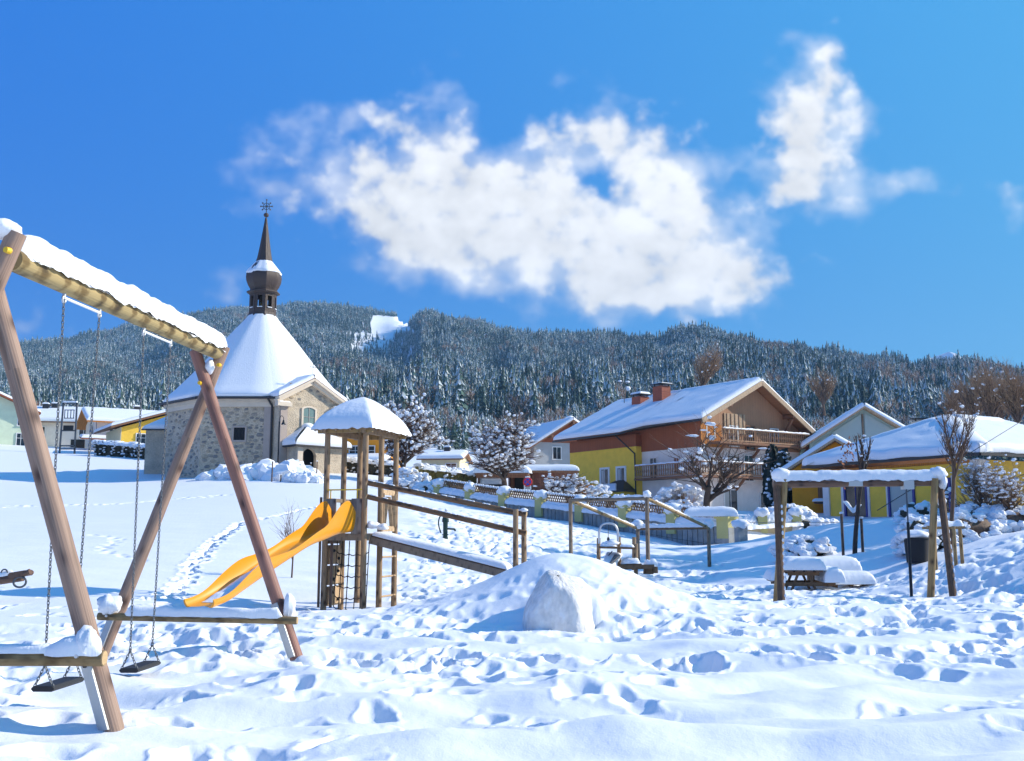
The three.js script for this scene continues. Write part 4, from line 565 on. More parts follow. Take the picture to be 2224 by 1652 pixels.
{
  const cx = -19.1, cd = 76.04, R = 6.53, base = V(cx, 4.7, -cd), t = thing('chapel', 'small octagonal stone chapel with onion spire and steep snow-covered roof', 'chapel', base), r = rng(41);
  const lo = (x, d, y) => V(x - cx, y - base.y, -(d - cd)), eave = 10.18 - base.y, oct = (k, rad, y) => { const a = (22.5 + 45 * k) * Math.PI / 180; return V(Math.sin(a) * rad, y, Math.cos(a) * rad); };    // corner k, counted from the front, turning right
  // walls: eight faces with a thick stone skin
  const flat = (pts, y0, y1) => { const s = new THREE.Shape(pts.map((p) => new THREE.Vector2(p.x, -p.z))); return planarUV(new THREE.ExtrudeGeometry(s, { depth: y1 - y0, bevelEnabled: false }).rotateX(-Math.PI / 2).translate(0, y0, 0)); };
  const ring = [...Array(8).keys()].map((k) => oct(k, R, 0)); part(t, 'wall', flat(ring, -.8, eave), M.stoneWall);
  part(t, 'cornice', [flat([...Array(8).keys()].map((k) => oct(k, R + .16, 0)), eave - .55, eave - .2), flat([...Array(8).keys()].map((k) => oct(k, R + .32, 0)), eave - .2, eave)], M.cornice);
  part(t, 'gutter', [1, 2, 3, 4, 5, 6, 7].map((k) => rod(oct(k, R + .62, eave + .04), oct(k + 1, R + .62, eave + .04), .09, .09, 8)), M.darkTrim);
  const faces = { left: [6, 7], front: [7, 0], right: [0, 1] }, faceFrame = (k0, k1) => { const a = oct(k0, R, 0), b = oct(k1, R, 0), x = b.clone().sub(a).normalize(), n = V(x.z, 0, -x.x).negate(); if (n.dot(a.clone().add(b)) < 0) n.negate(); return { a, b, x, n, L: a.distanceTo(b) }; };
  // rubble stones standing a little proud of the mortar
  const shapes = [...Array(7).keys()].map((i) => { const g = new THREE.IcosahedronGeometry(1, 0), p = g.attributes.position; const rr = rng(60 + i); for (let k = 0; k < p.count; k++) { const j = 1 + .3 * noise(p.getX(k) * 2 + i * 5, p.getY(k) * 2 + i); p.setXYZ(k, p.getX(k) * j, p.getY(k) * j, p.getZ(k) * .6); } return planarUV(g); });
  const stones = [], inWin = (list, u, y) => list.some(([x, yy, w, h]) => Math.abs(u - x) < w && Math.abs(y - yy) < h);
  const place = (f, y0, y1, u0, u1, n, holes, size) => { const put = []; for (let i = 0; i < n * 6 && put.length < n; i++) { const u = lerp(u0, u1, r()), y = lerp(y0, y1, r()), s = size * (.6 + r() * .8); if (inWin(holes, u, y) || put.some((q) => Math.abs(q[0] - u) < (q[2] + s) * 1.15 && Math.abs(q[1] - y) < (q[2] + s) * .75)) continue; put.push([u, y, s]); stones.push({ p: f.a.clone().addScaledVector(f.x, u).addScaledVector(f.n, .015).setY(y), s, n: f.n }); } };
  const F0 = faceFrame(7, 0), F1 = faceFrame(6, 7), F2 = faceFrame(0, 1); const OUT = .8; F2.a.addScaledVector(F2.n, OUT); F2.b.addScaledVector(F2.n, OUT);
  place(F0, .3, eave - .7, .2, F0.L - .5, 150, [[2.72, 3.05, .65, .6]], .125); place(F1, .2, eave - .7, .2, F1.L - .2, 110, [], .125); place(F2, .3, eave + 1.2, .7, F2.L - .7, 70, [[2.5, 2.6, 2.3, 2.9], [2.5, 4.7, .75, 1.3]], .115);
  stones.slice(0, 300).forEach((q, i) => { const m = piece(t, 'stone', shapes[i % 7], [M.stoneA, M.stoneB, M.stoneC][i * 7 % 3], q.p); m.scale.set(q.s * 1.5, q.s * .85, q.s * .4); m.rotation.set(0, Math.atan2(q.n.x, q.n.z), 0); });
  const rest = stones.slice(300).map((q, i) => shapes[i % 7].clone().scale(q.s * 1.5, q.s * .85, q.s * .4).rotateY(Math.atan2(q.n.x, q.n.z)).translate(q.p.x, q.p.y, q.p.z)); if (rest.length) tag(part(t, 'stones', rest, M.stoneA), null, null, null, 'stuff');
  const onFace = (f, u, y, out) => f.a.clone().addScaledVector(f.x, u).addScaledVector(f.n, out).setY(y), turn = (f) => Math.atan2(f.n.x, f.n.z);
  // little square window in the front face, corner strips, rain pipe
  { const g = new THREE.Group(); const q = onFace(F0, 2.72, 3.05, .02); const w = piece(t, 'window', join([box(.9, .13, .16, 0, .5, 0), box(.9, .13, .16, 0, -.5, 0), box(.13, 1.1, .15, -.45, 0, 0), box(.13, 1.1, .15, .45, 0, 0)]), M.pilaster, q, [0, turn(F0), 0]); piece(w, 'pane', box(.78, .9, .03), M.darkGap, V(0, 0, .0)); for (const x of [-.2, .05, .28]) piece(w, 'window_bar', box(.03, .9, .03), M.blackMetal, V(x, 0, .03)); }
  for (const [f, u, w] of [[F0, F0.L - .32, .55], [F2, .32, .55], [F2, F2.L - .3, .55]]) { const q = onFace(f, u, eave / 2 - .5, .05); part(t, 'pilaster', box(w, eave + .6, .14, q.x, q.y, q.z, 0, turn(f), 0), M.pilaster); }
  { const q = onFace(F0, F0.L - .05, 0, .16); part(t, 'rain_pipe', [rod(q.clone().setY(-.6), q.clone().setY(eave - .5), .075, .075, 8), rod(q.clone().setY(eave - .5), onFace(F0, F0.L - .3, eave + .05, .6), .075, .075, 8)], M.darkTrim); }
  // main roof: snow-thick octagonal pyramid, slightly swept at the foot
  const y1 = at(568, 690, cd).y - base.y, prof = [[R + .62, eave + .0], [R + .68, eave + .22], [R + .5, eave + .46], [R - .1, eave + 1.0], [R - 1.2, eave + 2.15], [R - 2.4, eave + 3.5], [R - 3.6, eave + 4.95], [R - 4.6, eave + 6.1], [R - 5.15, y1 - .35], [1.08, y1 + .05], [.7, y1 + .06]];
  const octLathe = (P, m = 8, soft = 0) => { const g = surface(m * 6, P.length - 1, (u, v, i, j) => { const k = Math.floor(i / 6), f = (i % 6) / 6, a = oct(k, P[j][0], P[j][1]), b = oct(k + 1, P[j][0], P[j][1]), q = a.lerp(b, f); const edge = Math.min(f, 1 - f); const ln = Math.hypot(q.x, q.z) || 1, full = P[j][0] * .985, kk = soft ? lerp(ln, Math.min(ln, full - .04 * P[j][0] * smooth(.2, 0, edge) * soft), 1) / ln : 1; return [q.x * kk, P[j][1], q.z * kk]; }); return g; };
  const eaveSlab = octLathe([[.2, eave + .0], [R + .58, eave + .0], [R + .6, eave + .12], [R - .5, eave + .5]]); part(t, 'roof', eaveSlab, M.tile);
  const dense = []; for (let i = 0; i < prof.length - 1; i++) for (let k = 0; k < 3; k++) dense.push([lerp(prof[i][0], prof[i + 1][0], k / 3), lerp(prof[i][1], prof[i + 1][1], k / 3)]); dense.push(prof.at(-1));
  part(t, 'snow_cover', octLathe(dense.map(([a, b]) => [a, b + .1]), 8, 1), M.snow);
  // turret, onion, spire, ball and cross
  const Y = (py) => at(568, py, cd).y - base.y, rotT = 0, tr = [];
  for (let k = 0; k < 8; k++) { const a = oct(k, .98, 0), b = oct(k + 1, .98, 0), m = a.clone().add(b).multiplyScalar(.5), ry = Math.atan2(m.x, m.z), L = a.distanceTo(b); const lo1 = Y(690) - .3, s0 = Y(672), s1 = Y(646), hi = Y(638); const at2 = (u, y0, y1, w, name) => part(t, name, box(w, y1 - y0, .1, ...m.clone().add(V(Math.cos(ry) * u, 0, -Math.sin(ry) * u)).setY((y0 + y1) / 2).toArray(), 0, ry, 0), M.shingle); at2(0, lo1, s0, L, 'turret_panel'); at2(0, s1, hi, L, 'turret_panel'); at2(-L * .37, s0, s1, L * .26, 'turret_post'); at2(L * .37, s0, s1, L * .26, 'turret_post'); part(t, 'snow_sill', box(L * .5, .05, .16, ...m.clone().multiplyScalar(1.04).setY(s0 + .03).toArray(), 0, ry, 0), M.snow); }
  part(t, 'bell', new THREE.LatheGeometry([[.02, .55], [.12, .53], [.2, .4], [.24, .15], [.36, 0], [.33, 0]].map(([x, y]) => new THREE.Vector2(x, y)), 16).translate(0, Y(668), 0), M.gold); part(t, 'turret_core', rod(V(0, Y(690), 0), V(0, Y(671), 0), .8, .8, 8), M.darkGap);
  part(t, 'turret_skirt', octLathe([[1.25, Y(700)], [1.12, Y(688)], [1.02, Y(680)]]), M.shingle); part(t, 'turret_cornice', octLathe([[.98, Y(641)], [1.26, Y(638)], [1.26, Y(635)], [.9, Y(631)]]), M.shingle);
  const on = (list) => octLathe(list.map(([x, py]) => [x, Y(py)]));
  part(t, 'onion_dome', on([[1.0, 633], [1.02, 629], [1.18, 622], [1.31, 613], [1.36, 604], [1.33, 596], [1.2, 588], [1.0, 580], [.78, 573], [.62, 568]]), M.shingle);
  part(t, 'spire', on([[.66, 569], [.56, 560], [.42, 538], [.27, 510], [.15, 488], [.08, 474], [.03, 472]]), M.shingle);
  part(t, 'snow_cap', surface(64, 10, (u, v) => { const a = u * 6.2832, ra = lerp(1.36, .55, v), sideCut = 599 + 5 * noise(u * 8, 2, 8, 8) - 3 * Math.cos(a - .9), py = lerp(sideCut, 566, v), rr = lerp(1.36, .5, Math.pow(v, 1.15)) * (v < .08 ? .97 : 1.045), o8 = .965 + .035 * Math.cos(8 * (a - .393) ) ; return [Math.sin(a) * rr * o8, Y(py) + .04, Math.cos(a) * rr * o8]; }), M.snow);
  part(t, 'ball', new THREE.SphereGeometry(.2, 14, 10).scale(1, .9, 1).translate(0, Y(467), 0), M.shingle);
  { const c = [], cy = Y(448), b = (x0, y0, x1, y1, w) => c.push(rod(V(x0, cy + y0, 0), V(x1, cy + y1, 0), w, w, 6)); b(0, -.75, 0, .52, .035); b(-.44, 0, .44, 0, .035); b(-.3, -.26, .3, .26, .018); b(-.3, .26, .3, -.26, .018); for (const [x, y] of [[0, .52], [.44, 0], [-.44, 0], [.3, .26], [-.3, .26], [.3, -.26], [-.3, -.26]]) c.push(new THREE.SphereGeometry(.07, 8, 6).translate(x, cy + y, 0)); c.push(new THREE.TorusGeometry(.26, .025, 6, 20).translate(0, cy, 0)); part(t, 'spire_cross', c, M.steel); }
  // gabled front: pediment, cornices, arched window
  const g = new THREE.Group(); const f = F2, fr = turn(f), LF = f.L, loc = (u, y, o) => onFace(f, u, y, o), apexY = at(658, 822, 70.6).y - base.y, tri = (o, h) => { const s = new THREE.Shape([[0, 0], [LF, 0], [LF / 2, h]].map(([x, y]) => new THREE.Vector2(x, y))); return planarUV(new THREE.ExtrudeGeometry(s, { depth: o, bevelEnabled: false })); };
  const gh = apexY - eave - .05, facade = 0, place2 = (geo, u, y, o) => geo.applyMatrix4(new THREE.Matrix4().makeBasis(f.x, UP, f.n).setPosition(loc(u, y, o)));
  part(t, 'facade', place2(box(LF, eave + .6, OUT + .3), LF / 2, eave / 2 - .5, -(OUT + .3) / 2), M.stoneWall); part(t, 'gable', place2(tri(OUT + .9, gh), 0, eave - .2, -OUT - .9), M.stoneWall);
  for (const s of [0, 1]) { const a = loc(s ? LF + .35 : -.35, eave - .22, .1), b = loc(LF / 2, apexY - .22, .1); part(t, 'raking_cornice', [bar(a, b, .42, .26), bar(a.clone().add(V(0, .2, 0)).addScaledVector(f.n, .14), b.clone().add(V(0, .2, 0)).addScaledVector(f.n, .14), .5, .16)], M.cornice); const e0 = a.clone().addScaledVector(f.n, .33).add(V(0, .3, 0)), e1 = b.clone().addScaledVector(f.n, .33).add(V(0, .3, 0)); part(t, 'roof_edge', bar(e0, e1, .1, .07), M.tile); const back = 3.4; const P = [a.clone().addScaledVector(f.n, .36).add(V(0, .32, 0)), b.clone().addScaledVector(f.n, .36).add(V(0, .32, 0)), b.clone().addScaledVector(f.n, -back - .6).add(V(0, .32, 0)), a.clone().addScaledVector(f.n, -1.3).add(V(0, .32, 0))]; part(t, 'snow_cover', snowSheet(P[0], P[3], P[2], P[1], .3, { soft: [1, 0, 0, 1], round: .26 }), M.snow); part(t, 'cornice_return', place2(box(1.15, .28, .4), s ? LF - .2 : .2, eave - .42, .18), M.cornice); part(t, 'snow_cap', place2(snowBar(V(-.5, 0, 0), V(.5, 0, 0), .3, .1), s ? LF - .2 : .2, eave - .28, .22), M.snow); }
  { const a = loc(LF / 2, apexY + .3, .2); part(t, 'gable_cross', [rod(a, a.clone().add(V(0, .85, 0)), .022, .022, 6), rod(a.clone().add(f.x.clone().multiplyScalar(-.27)).add(V(0, .6, 0)), a.clone().add(f.x.clone().multiplyScalar(.27)).add(V(0, .6, 0)), .022, .022, 6)], M.blackMetal); }
  { const ws = new THREE.Shape(); ws.moveTo(-.48, -.75); ws.lineTo(.48, -.75); ws.lineTo(.48, .55); ws.quadraticCurveTo(0, .8, -.48, .55); ws.closePath(); const wo = new THREE.Shape(); wo.moveTo(-.62, -.9); wo.lineTo(.62, -.9); wo.lineTo(.62, .62); wo.quadraticCurveTo(0, .95, -.62, .62); wo.closePath(); const hole = new THREE.Path(ws.getPoints(8)); wo.holes.push(hole);
    const yw = at(650, 905, 70.9).y - base.y, w = part(t, 'window', place2(planarUV(new THREE.ExtrudeGeometry(wo, { depth: .12, bevelEnabled: false })), LF / 2 - .12, yw, -.02), M.cornice); part(w, 'pane', place2(planarUV(new THREE.ExtrudeGeometry(ws, { depth: .03, bevelEnabled: false })), LF / 2 - .12, yw, .01), M.greenGlass); part(w, 'glazing_bar', place2(box(.03, 1.3, .03), LF / 2 - .12, yw, .055), M.pilaster); part(w, 'glazing_bar', place2(box(.92, .03, .03), LF / 2 - .12, yw, .057), M.pilaster); }
  // porch with a dark archway and its own hipped snow roof
  { const W0 = .62, W1 = 4.5, dp = 1.4, top = at(637, 966, 68.2).y - base.y, ph = [[0, -1], [W1 - W0, -1], [W1 - W0, top], [0, top]], hole = new THREE.Path(), dx = .42, dw = 1.12, dh = at(660, 971, 68.5).y - base.y; hole.moveTo(dx, -1); hole.lineTo(dx + dw, -1); hole.lineTo(dx + dw, dh - dw / 2); hole.absarc(dx + dw / 2, dh - dw / 2, dw / 2, 0, Math.PI, false); hole.lineTo(dx, -1);
    const s = new THREE.Shape(ph.map(([x, y]) => new THREE.Vector2(x, y))); s.holes.push(hole); const front = place2(planarUV(new THREE.ExtrudeGeometry(s, { depth: .3, bevelEnabled: false })), W0, 0, dp - .3);
    const p = part(t, 'porch', [front, place2(box(.28, top + 1, dp - .3), W0 + .14, (top - 1) / 2, dp / 2 - .15), place2(box(.28, top + 1, dp - .3), W1 - .14, (top - 1) / 2, dp / 2 - .15)], M.stoneWall); part(p, 'doorway', place2(box(W1 - W0 - .6, top + 1, .1), (W0 + W1) / 2, (top - 1) / 2, .12), M.darkGap); part(p, 'porch_corner', place2(box(.42, top + .9, .1), W0 + .21, (top - 1) / 2, dp + .03), M.cornice);
    const ap = top + at(658, 924, 69).y - at(658, 965, 69).y, q = (u, y, o) => loc(u, y, o), o = .38, A = q(W0 - o, top, dp + o), B = q(W1 + o, top, dp + o), Cc = q(W1 + o, top, -.1), D = q(W0 - o, top, -.1), Z = q((W0 + W1) / 2 - .3, ap, .1);
    part(p, 'porch_roof', [place2(box(W1 - W0 + 2 * o, .1, dp + o + .1), (W0 + W1) / 2, top + .02, dp / 2 + o / 2 - .05)], M.darkTrim);
    const lift = V(0, .08, 0); for (const [a, b, c, d] of [[A, B, Z, Z], [D, A, Z, Z], [B, Cc, Z, Z]]) part(p, 'snow_cover', snowSheet(a.clone().add(lift), b.clone().add(lift), c.clone().add(lift), d.clone().add(lift), .32, { soft: [1, 0, 0, 0], round: .3, n: 9 }), M.snow); part(p, 'snow_cover', blob(Z.x, Z.y + .2, Z.z, .5, .28, .5, r, 3, .06), M.snow); }
  // low sacristy at the left rear
  { const a = lo(-26.4, 77.5, 0), h = at(350, 932, 77).y - base.y; part(t, 'annex', box(3.6, h + 1, 4.5, a.x + .2, (h - 1) / 2, a.z - 2), M.stoneWall); const P = [[-2, h, .6], [2.4, h, .6], [2.4, h + 1.75, -2.4], [.4, h + 1.75, -2.4]].map(([x, y, z]) => V(a.x + .2 + x, y, a.z + z)); part(t, 'annex_roof', bar(P[0].clone().add(V(0, -.03, 0)), P[1].clone().add(V(0, -.03, 0)), .2, .1), M.darkTrim); part(t, 'snow_cover', snowSheet(...P, .3, { soft: [1, 0, 0, 1] }), M.snow); }
  // grit slipping: dark seam where the roof snow has cracked
  // lamp, snow stakes, shovelled heaps
  const lp = at(603, 1032, 68.2), lt = thing('lamp_post', 'tall black lamp post with a hanging bell lamp before the chapel front', 'lamp post', G(lp.x, lp.z)), H = at(603, 912, 68.2).y - land(lp.x, lp.z);
  part(lt, 'pole', [rod(V(0, -.3, 0), V(0, .8, 0), .08, .07, 10), rod(V(0, .8, 0), V(0, H - .1, 0), .055, .045, 10)], M.blackMetal); part(lt, 'arm', new THREE.TubeGeometry(new THREE.CatmullRomCurve3([V(0, H - .15, 0), V(.02, H + .15, 0), V(.14, H + .3, 0), V(.27, H + .18, 0), V(.29, H - .02, 0)]), 20, .022, 6), M.blackMetal);
  part(lt, 'lamp_shade', new THREE.LatheGeometry([[.03, .12], [.06, .08], [.09, -.05], [.17, -.2], [.16, -.2], [.05, -.05]].map(([x, y]) => new THREE.Vector2(x, y)), 16).translate(.29, H - .1, 0), M.blackMetal); part(lt, 'bulb', new THREE.SphereGeometry(.06, 10, 8).translate(.29, H - .26, 0), M.white);
  for (const [px, y0, y1, D, l] of [[590, 1050, 1012, 62, 'thin wooden snow stake left of the lamp post'], [687, 1052, 1012, 62, 'dark snow stake before the chapel porch'], [609, 1052, 1042, 62, 'short stump of a stake between the snow heaps'], [674, 1038, 1012, 66, 'railing stake beside the dark chapel doorway']]) { const q = at(px, y0, D), k = thing('snow_stake', l, 'stake', G(q.x, q.z)); part(k, 'pole', rod(V(0, -.2, 0), V(.02, (y0 - y1) * D / F + .15, 0), .045, .04, 7), M.wetWood); part(k, 'snow_cap', blob(.02, (y0 - y1) * D / F + .17, 0, .06, .04, .06, rng(1), 1), M.snow); }
  const heapThing = (label, list) => { const k = thing('snow_heap', label, 'snow heap', V(0, 0, 0)), rr = rng(list[0][0]); for (const [px, py, w, h, D] of list) { const n = 26, q = at(px, py, D), gs = [], gy = land(q.x, q.z); for (let i = 0; i < n; i++) { const a = (rr() - .5) * 2, b = (rr() - .5) * 2, s = w * (.12 + rr() * .3) * D / F, e = Math.max(0, 1 - a * a - b * b * .5); gs.push(blob(q.x + a * w / 2 * D / F, gy + h * D / F * e * (.35 + rr() * .5), q.z + b * w * .3 * D / F, s, s * .75, s, rr, 1, .3)); } gs.push(blob(q.x, gy, q.z, w * .5 * D / F, h * .7 * D / F, w * .35 * D / F, rr, 3, .3)); part(k, 'snow_lumps', gs, M.snow); } };
  heapThing('shovelled snow heap against the chapel wall, left of the rain pipe', [[482, 1037, 60, 26, 66], [520, 1040, 60, 20, 66], [500, 1030, 30, 26, 67]]); heapThing('shovelled snow heap between rain pipe and porch', [[570, 1042, 80, 30, 65], [575, 1030, 30, 28, 66], [630, 1044, 70, 28, 64]]); heapThing('shovelled snow heap right of the lamp post, before the porch', [[645, 1040, 70, 22, 65], [672, 1052, 44, 22, 62], [640, 1052, 40, 14, 62]]);
}

// ================================================================ houses: general builder
// front wall in the plane z = 0, the house runs back to z = -d; the ridge runs back ('z') or across ('x')
function house(o) {
  const t = thing(o.name ?? 'house', o.label, 'house', o.pos, o.turn), { w, d, h, rh } = o, oh = o.oh ?? .7, acc = o.ridge ?? 'z', wm = o.wall ?? M.wallWhite, st = o.snow ?? .32, s = o.seed ?? 1;
  const sh = o.drop ?? 1.2;
  if (acc === 'z') part(t, 'wall', prism([[0, -sh], [w, -sh], [w, h], [w / 2, h + rh], [0, h]], d), wm);
  else part(t, 'wall', prism([[0, -sh], [d, -sh], [d, h], [d / 2, h + rh], [0, h]], w).rotateY(Math.PI / 2).translate(w, 0, 0).applyMatrix4(new THREE.Matrix4()), wm);
  const sl = rh / ((acc === 'z' ? w : d) / 2), th = .16, up = V(0, .03, 0);
  const sides = acc === 'z' ? [[V(-oh, h - oh * sl, oh), V(-oh, h - oh * sl, -d - oh), V(w / 2, h + rh, -d - oh), V(w / 2, h + rh, oh)], [V(w + oh, h - oh * sl, -d - oh), V(w + oh, h - oh * sl, oh), V(w / 2, h + rh, oh), V(w / 2, h + rh, -d - oh)]]
    : [[V(-oh, h - oh * sl, oh), V(w + oh, h - oh * sl, oh), V(w + oh, h + rh, -d / 2), V(-oh, h + rh, -d / 2)], [V(w + oh, h - oh * sl, -d - oh), V(-oh, h - oh * sl, -d - oh), V(-oh, h + rh, -d / 2), V(w + oh, h + rh, -d / 2)]];
  for (const P of sides) {
    part(t, 'roof', slab(P.map((v) => v.clone().add(up)), th), o.roof ?? M.woodBrown);
    const L = P.map((v) => v.clone().add(V(0, th + .035, 0))); part(t, 'snow_cover', snowSheet(L[0], L[1], L[2], L[3], st, { soft: [1, 1, 0, 1], round: st * 1.2, n: 8, seed: s }), M.snow);
  }
  if (acc === 'z') { part(t, 'snow_ridge', snowBar(V(w / 2, h + rh + th + .02, oh - .05), V(w / 2, h + rh + th + .02, -d - oh + .05), .9, st * .95, { n: 10, rough: .05 }), M.snow); }
  else part(t, 'snow_ridge', snowBar(V(-oh + .05, h + rh + th + .02, -d / 2), V(w + oh - .05, h + rh + th + .02, -d / 2), .9, st * .95, { n: 10, rough: .05 }), M.snow);
  for (const [x, y, ww, hh, side, opt] of o.windows ?? []) { if (side === 'l') windowPart(t, -.012, y, -x, ww, hh, { ry: -Math.PI / 2, ...opt }); else if (side === 'r') windowPart(t, w + .012, y, -x, ww, hh, { ry: Math.PI / 2, ...opt }); else windowPart(t, x, y, .012, ww, hh, opt); }
  for (const [x, z, hh] of o.chimneys ?? []) { const sy = h + rh * (1 - Math.abs((acc === 'z' ? x - w / 2 : -z - d / 2)) / ((acc === 'z' ? w : d) / 2)); const c = part(t, 'chimney', box(.7, hh + .8, .7, x, sy + hh / 2 - .2, z), o.chimneyMat ?? M.darkTrim); part(c, 'snow_cap', snowSheet(V(x - .4, sy + hh + .22, z + .4), V(x + .4, sy + hh + .22, z + .4), V(x + .4, sy + hh + .22, z - .4), V(x - .4, sy + hh + .22, z - .4), .2, { up: 1, n: 4 }), M.snow); }
  return t;
}
function slab(P, th) {        // a flat plate through the points, th thick upwards
  const f = [], Q = P.map((v) => v.clone().add(V(0, th, 0))), tri = (a, b, c) => f.push(...a.toArray(), ...b.toArray(), ...c.toArray());
  for (let i = 1; i < P.length - 1; i++) { tri(P[0], P[i + 1], P[i]); tri(Q[0], Q[i], Q[i + 1]); } for (let i = 0; i < P.length; i++) { const j = (i + 1) % P.length; tri(P[i], P[j], Q[j]); tri(P[i], Q[j], Q[i]); }
  const g = new THREE.BufferGeometry(); g.setAttribute('position', new THREE.Float32BufferAttribute(f, 3)); return planarUV(g);
}
// a balcony: floor, rails and separate balusters along a -> b (local points at floor level)
function balcony(t, a, b, hgt, n, mat, o = {}) {
  const d = b.clone().sub(a), L = d.length(), u = d.clone().normalize(), g = part(t, 'balcony_rail', [bar(a.clone().add(V(0, hgt, 0)), b.clone().add(V(0, hgt, 0)), .16, .09), bar(a.clone().add(V(0, .12, 0)), b.clone().add(V(0, .12, 0)), .1, .1)], mat);
  const sh = cached(`bal${hgt}`, () => { const k = new THREE.LatheGeometry([[.035, 0], [.05, .1], [.03, .25], [.06, .5], [.03, .75], [.045, .9], [.03, 1]].map(([x, y]) => new THREE.Vector2(x * 1.15, y * (hgt - .2))), 6); return planarUV(k); });
  for (let i = 0; i < n; i++) piece(g, 'baluster', sh, mat, a.clone().lerp(b, (i + .5) / n).add(V(0, .15, 0)));
  part(g, 'snow_cap', snowBar(a.clone().add(V(0, hgt + .045, 0)), b.clone().add(V(0, hgt + .045, 0)), .2, .1, { rough: .5, n: Math.ceil(L * 5) }), M.snow);
  return g;
}
// ---- the big chalet
{
  const K = V(14.47, 0, -77.55), base = 2.45, phi = Math.atan2(.555, .832), t = thing('chalet', 'large three-storey chalet, yellow and white walls below, red-brown timber gable and balconies above', 'house', V(K.x, base, K.z), phi), W = 11.2, D = 15.6, RX = 5.67, EL = 9.34 - base, RY = 12.75 - base, ER = 8.7 - base, oh = 1.2;
  const sl = (RY - EL) / 6.67, sr = (RY - ER) / 6.5, yl = (x) => RY - (RX - x) * sl, yr = (x) => RY - (x - RX) * sr, TB = 5.05;    // timber begins at TB
  part(t, 'wall', prism([[0, -1.5], [W, -1.5], [W, TB], [0, TB]], D), M.wallWhite);
  part(t, 'timber_wall', prism([[-.06, TB], [W + .06, TB], [W + .06, yr(W + .06) - .02], [RX, RY - .02], [-.06, yl(-.06) - .02]], D).translate(0, 0, .05), M.woodRed);
  part(t, 'gable_boarding', prism([[0, TB + .02], [W, TB + .02], [W, yr(W) - .08], [RX, RY - .1], [0, yl(0) - .08]], .03).translate(0, 0, .085), M.woodTan, 'weathered brown boards of the gable');
  part(t, 'yellow_wall', box(.62, 5.5 + 1.5, D - 6.9 + .3, -.31, (5.5 - 1.5) / 2, -6.9 - (D - 6.9) / 2 - .1), M.wallYellow); part(t, 'timber_band', [box(.66, 1.0, D - 6.9 + .3, -.31, 6.0, -6.9 - (D - 6.9) / 2 - .1)], M.woodRed);
  part(t, 'end_wall', box(2, 5.9, .2, .4, 1.4, -D - .16), M.wallYellow);
  // roof planes; the left eave steps out over the yellow part
  const LP = [V(-1, yl(-1), oh), V(-1, yl(-1), -5.4), V(-1.75, yl(-1.75), -7.6), V(-1.75, yl(-1.75), -D - 1.2), V(RX, RY, -D - 1.2), V(RX, RY, oh)], RP = [V(12.2, yr(12.2), -D - 1.2), V(12.2, yr(12.2), oh), V(RX, RY, oh), V(RX, RY, -D - 1.2)];
  part(t, 'roof', slab(LP, .14), M.soffit); part(t, 'roof', slab(RP, .14), M.soffit);
  const dy = V(0, .16, 0), A = (v) => v.clone().add(dy);
  part(t, 'snow_cover', snowSheet(A(LP[1]), A(LP[0]), A(LP[5]), A(V(RX, RY, -5.4)), .36, { soft: [1, 1, 0, 0], round: .35, n: 16, rough: .2 }), M.snow); part(t, 'snow_cover', snowSheet(A(LP[3]), A(LP[2]), A(V(RX, RY, -7.6)), A(LP[4]), .36, { soft: [1, 0, 0, 1], round: .35, n: 16, rough: .2 }), M.snow); part(t, 'snow_cover', snowSheet(A(LP[2]), A(LP[1]), A(V(RX, RY, -5.4)), A(V(RX, RY, -7.6)), .36, { soft: [1, 0, 0, 0], round: .35, n: 8, rough: .2 }), M.snow); part(t, 'snow_cover', snowSheet(A(RP[0]), A(RP[1]), A(RP[2]), A(RP[3]), .34, { soft: [1, 1, 0, 1], round: .3 }), M.snow);
  part(t, 'snow_ridge', snowBar(V(RX, RY + .14, oh - .05), V(RX, RY + .14, -D - 1.1), 1.1, .36, { n: 12, rough: .06, end: .5 }), M.snow);
  part(t, 'bargeboard', bar(V(-1.0, yl(-1) - .02, oh + .06), V(RX, RY - .02, oh + .06), .1, .36), M.fascia); part(t, 'bargeboard', bar(V(RX, RY - .02, oh + .06), V(12.2, yr(12.2) - .02, oh + .06), .1, .36), M.fascia);
  part(t, 'gutter', [rod(V(-1.08, yl(-1) + .02, oh), V(-1.08, yl(-1) + .02, -5.4), .08, .08, 8), rod(V(-1.83, yl(-1.75), -7.6), V(-1.83, yl(-1.75), -D - 1.2), .08, .08, 8), rod(V(-1.08, yl(-1) + .02, -5.4), V(-1.83, yl(-1.75), -7.6), .08, .08, 8)], M.darkTrim);
  part(t, 'rain_pipe', [rod(V(-1.5, yl(-1.75) - .05, -8.4), V(-.7, 4.9, -6.95), .06, .06, 8), rod(V(-.7, 4.9, -6.95), V(-.68, -.6, -6.85), .06, .06, 8)], M.darkTrim);
  for (const [x, L] of [[RX, 0], [2.2, 0], [9.3, 0], [W - .1, 0], [-.1, 0]]) { const y = x <= RX ? yl(x) : yr(x); part(t, 'purlin', box(.24, .3, 1.9, x, y - .2, .25), M.woodBrown); }
  for (const x of [9.3, W - .1]) part(t, 'bracket', [bar(V(x, yr(x) - 1.6, .08), V(x, yr(x) - .4, 1.0), .2, .2)], M.woodBrown);
  part(t, 'lattice_panel', box(2.3, 1.55, .06, 3.6, 7.0, .13), M.fascia, 'pale board panel high on the gable'); for (let i = 0; i < 5; i++) part(t, 'gable_batten', box(.05, 1.5, .05, 2.7 + i * .45, 7.0, .17), M.woodBrown);
  part(t, 'corner_boarding', [...Array(13).keys()].map((i) => box(.14, 1.75, .06, -.02 + .17 * i, 5.62 + .3, .12)), M.woodOrange, 'sunlit orange boards at the gable corner');
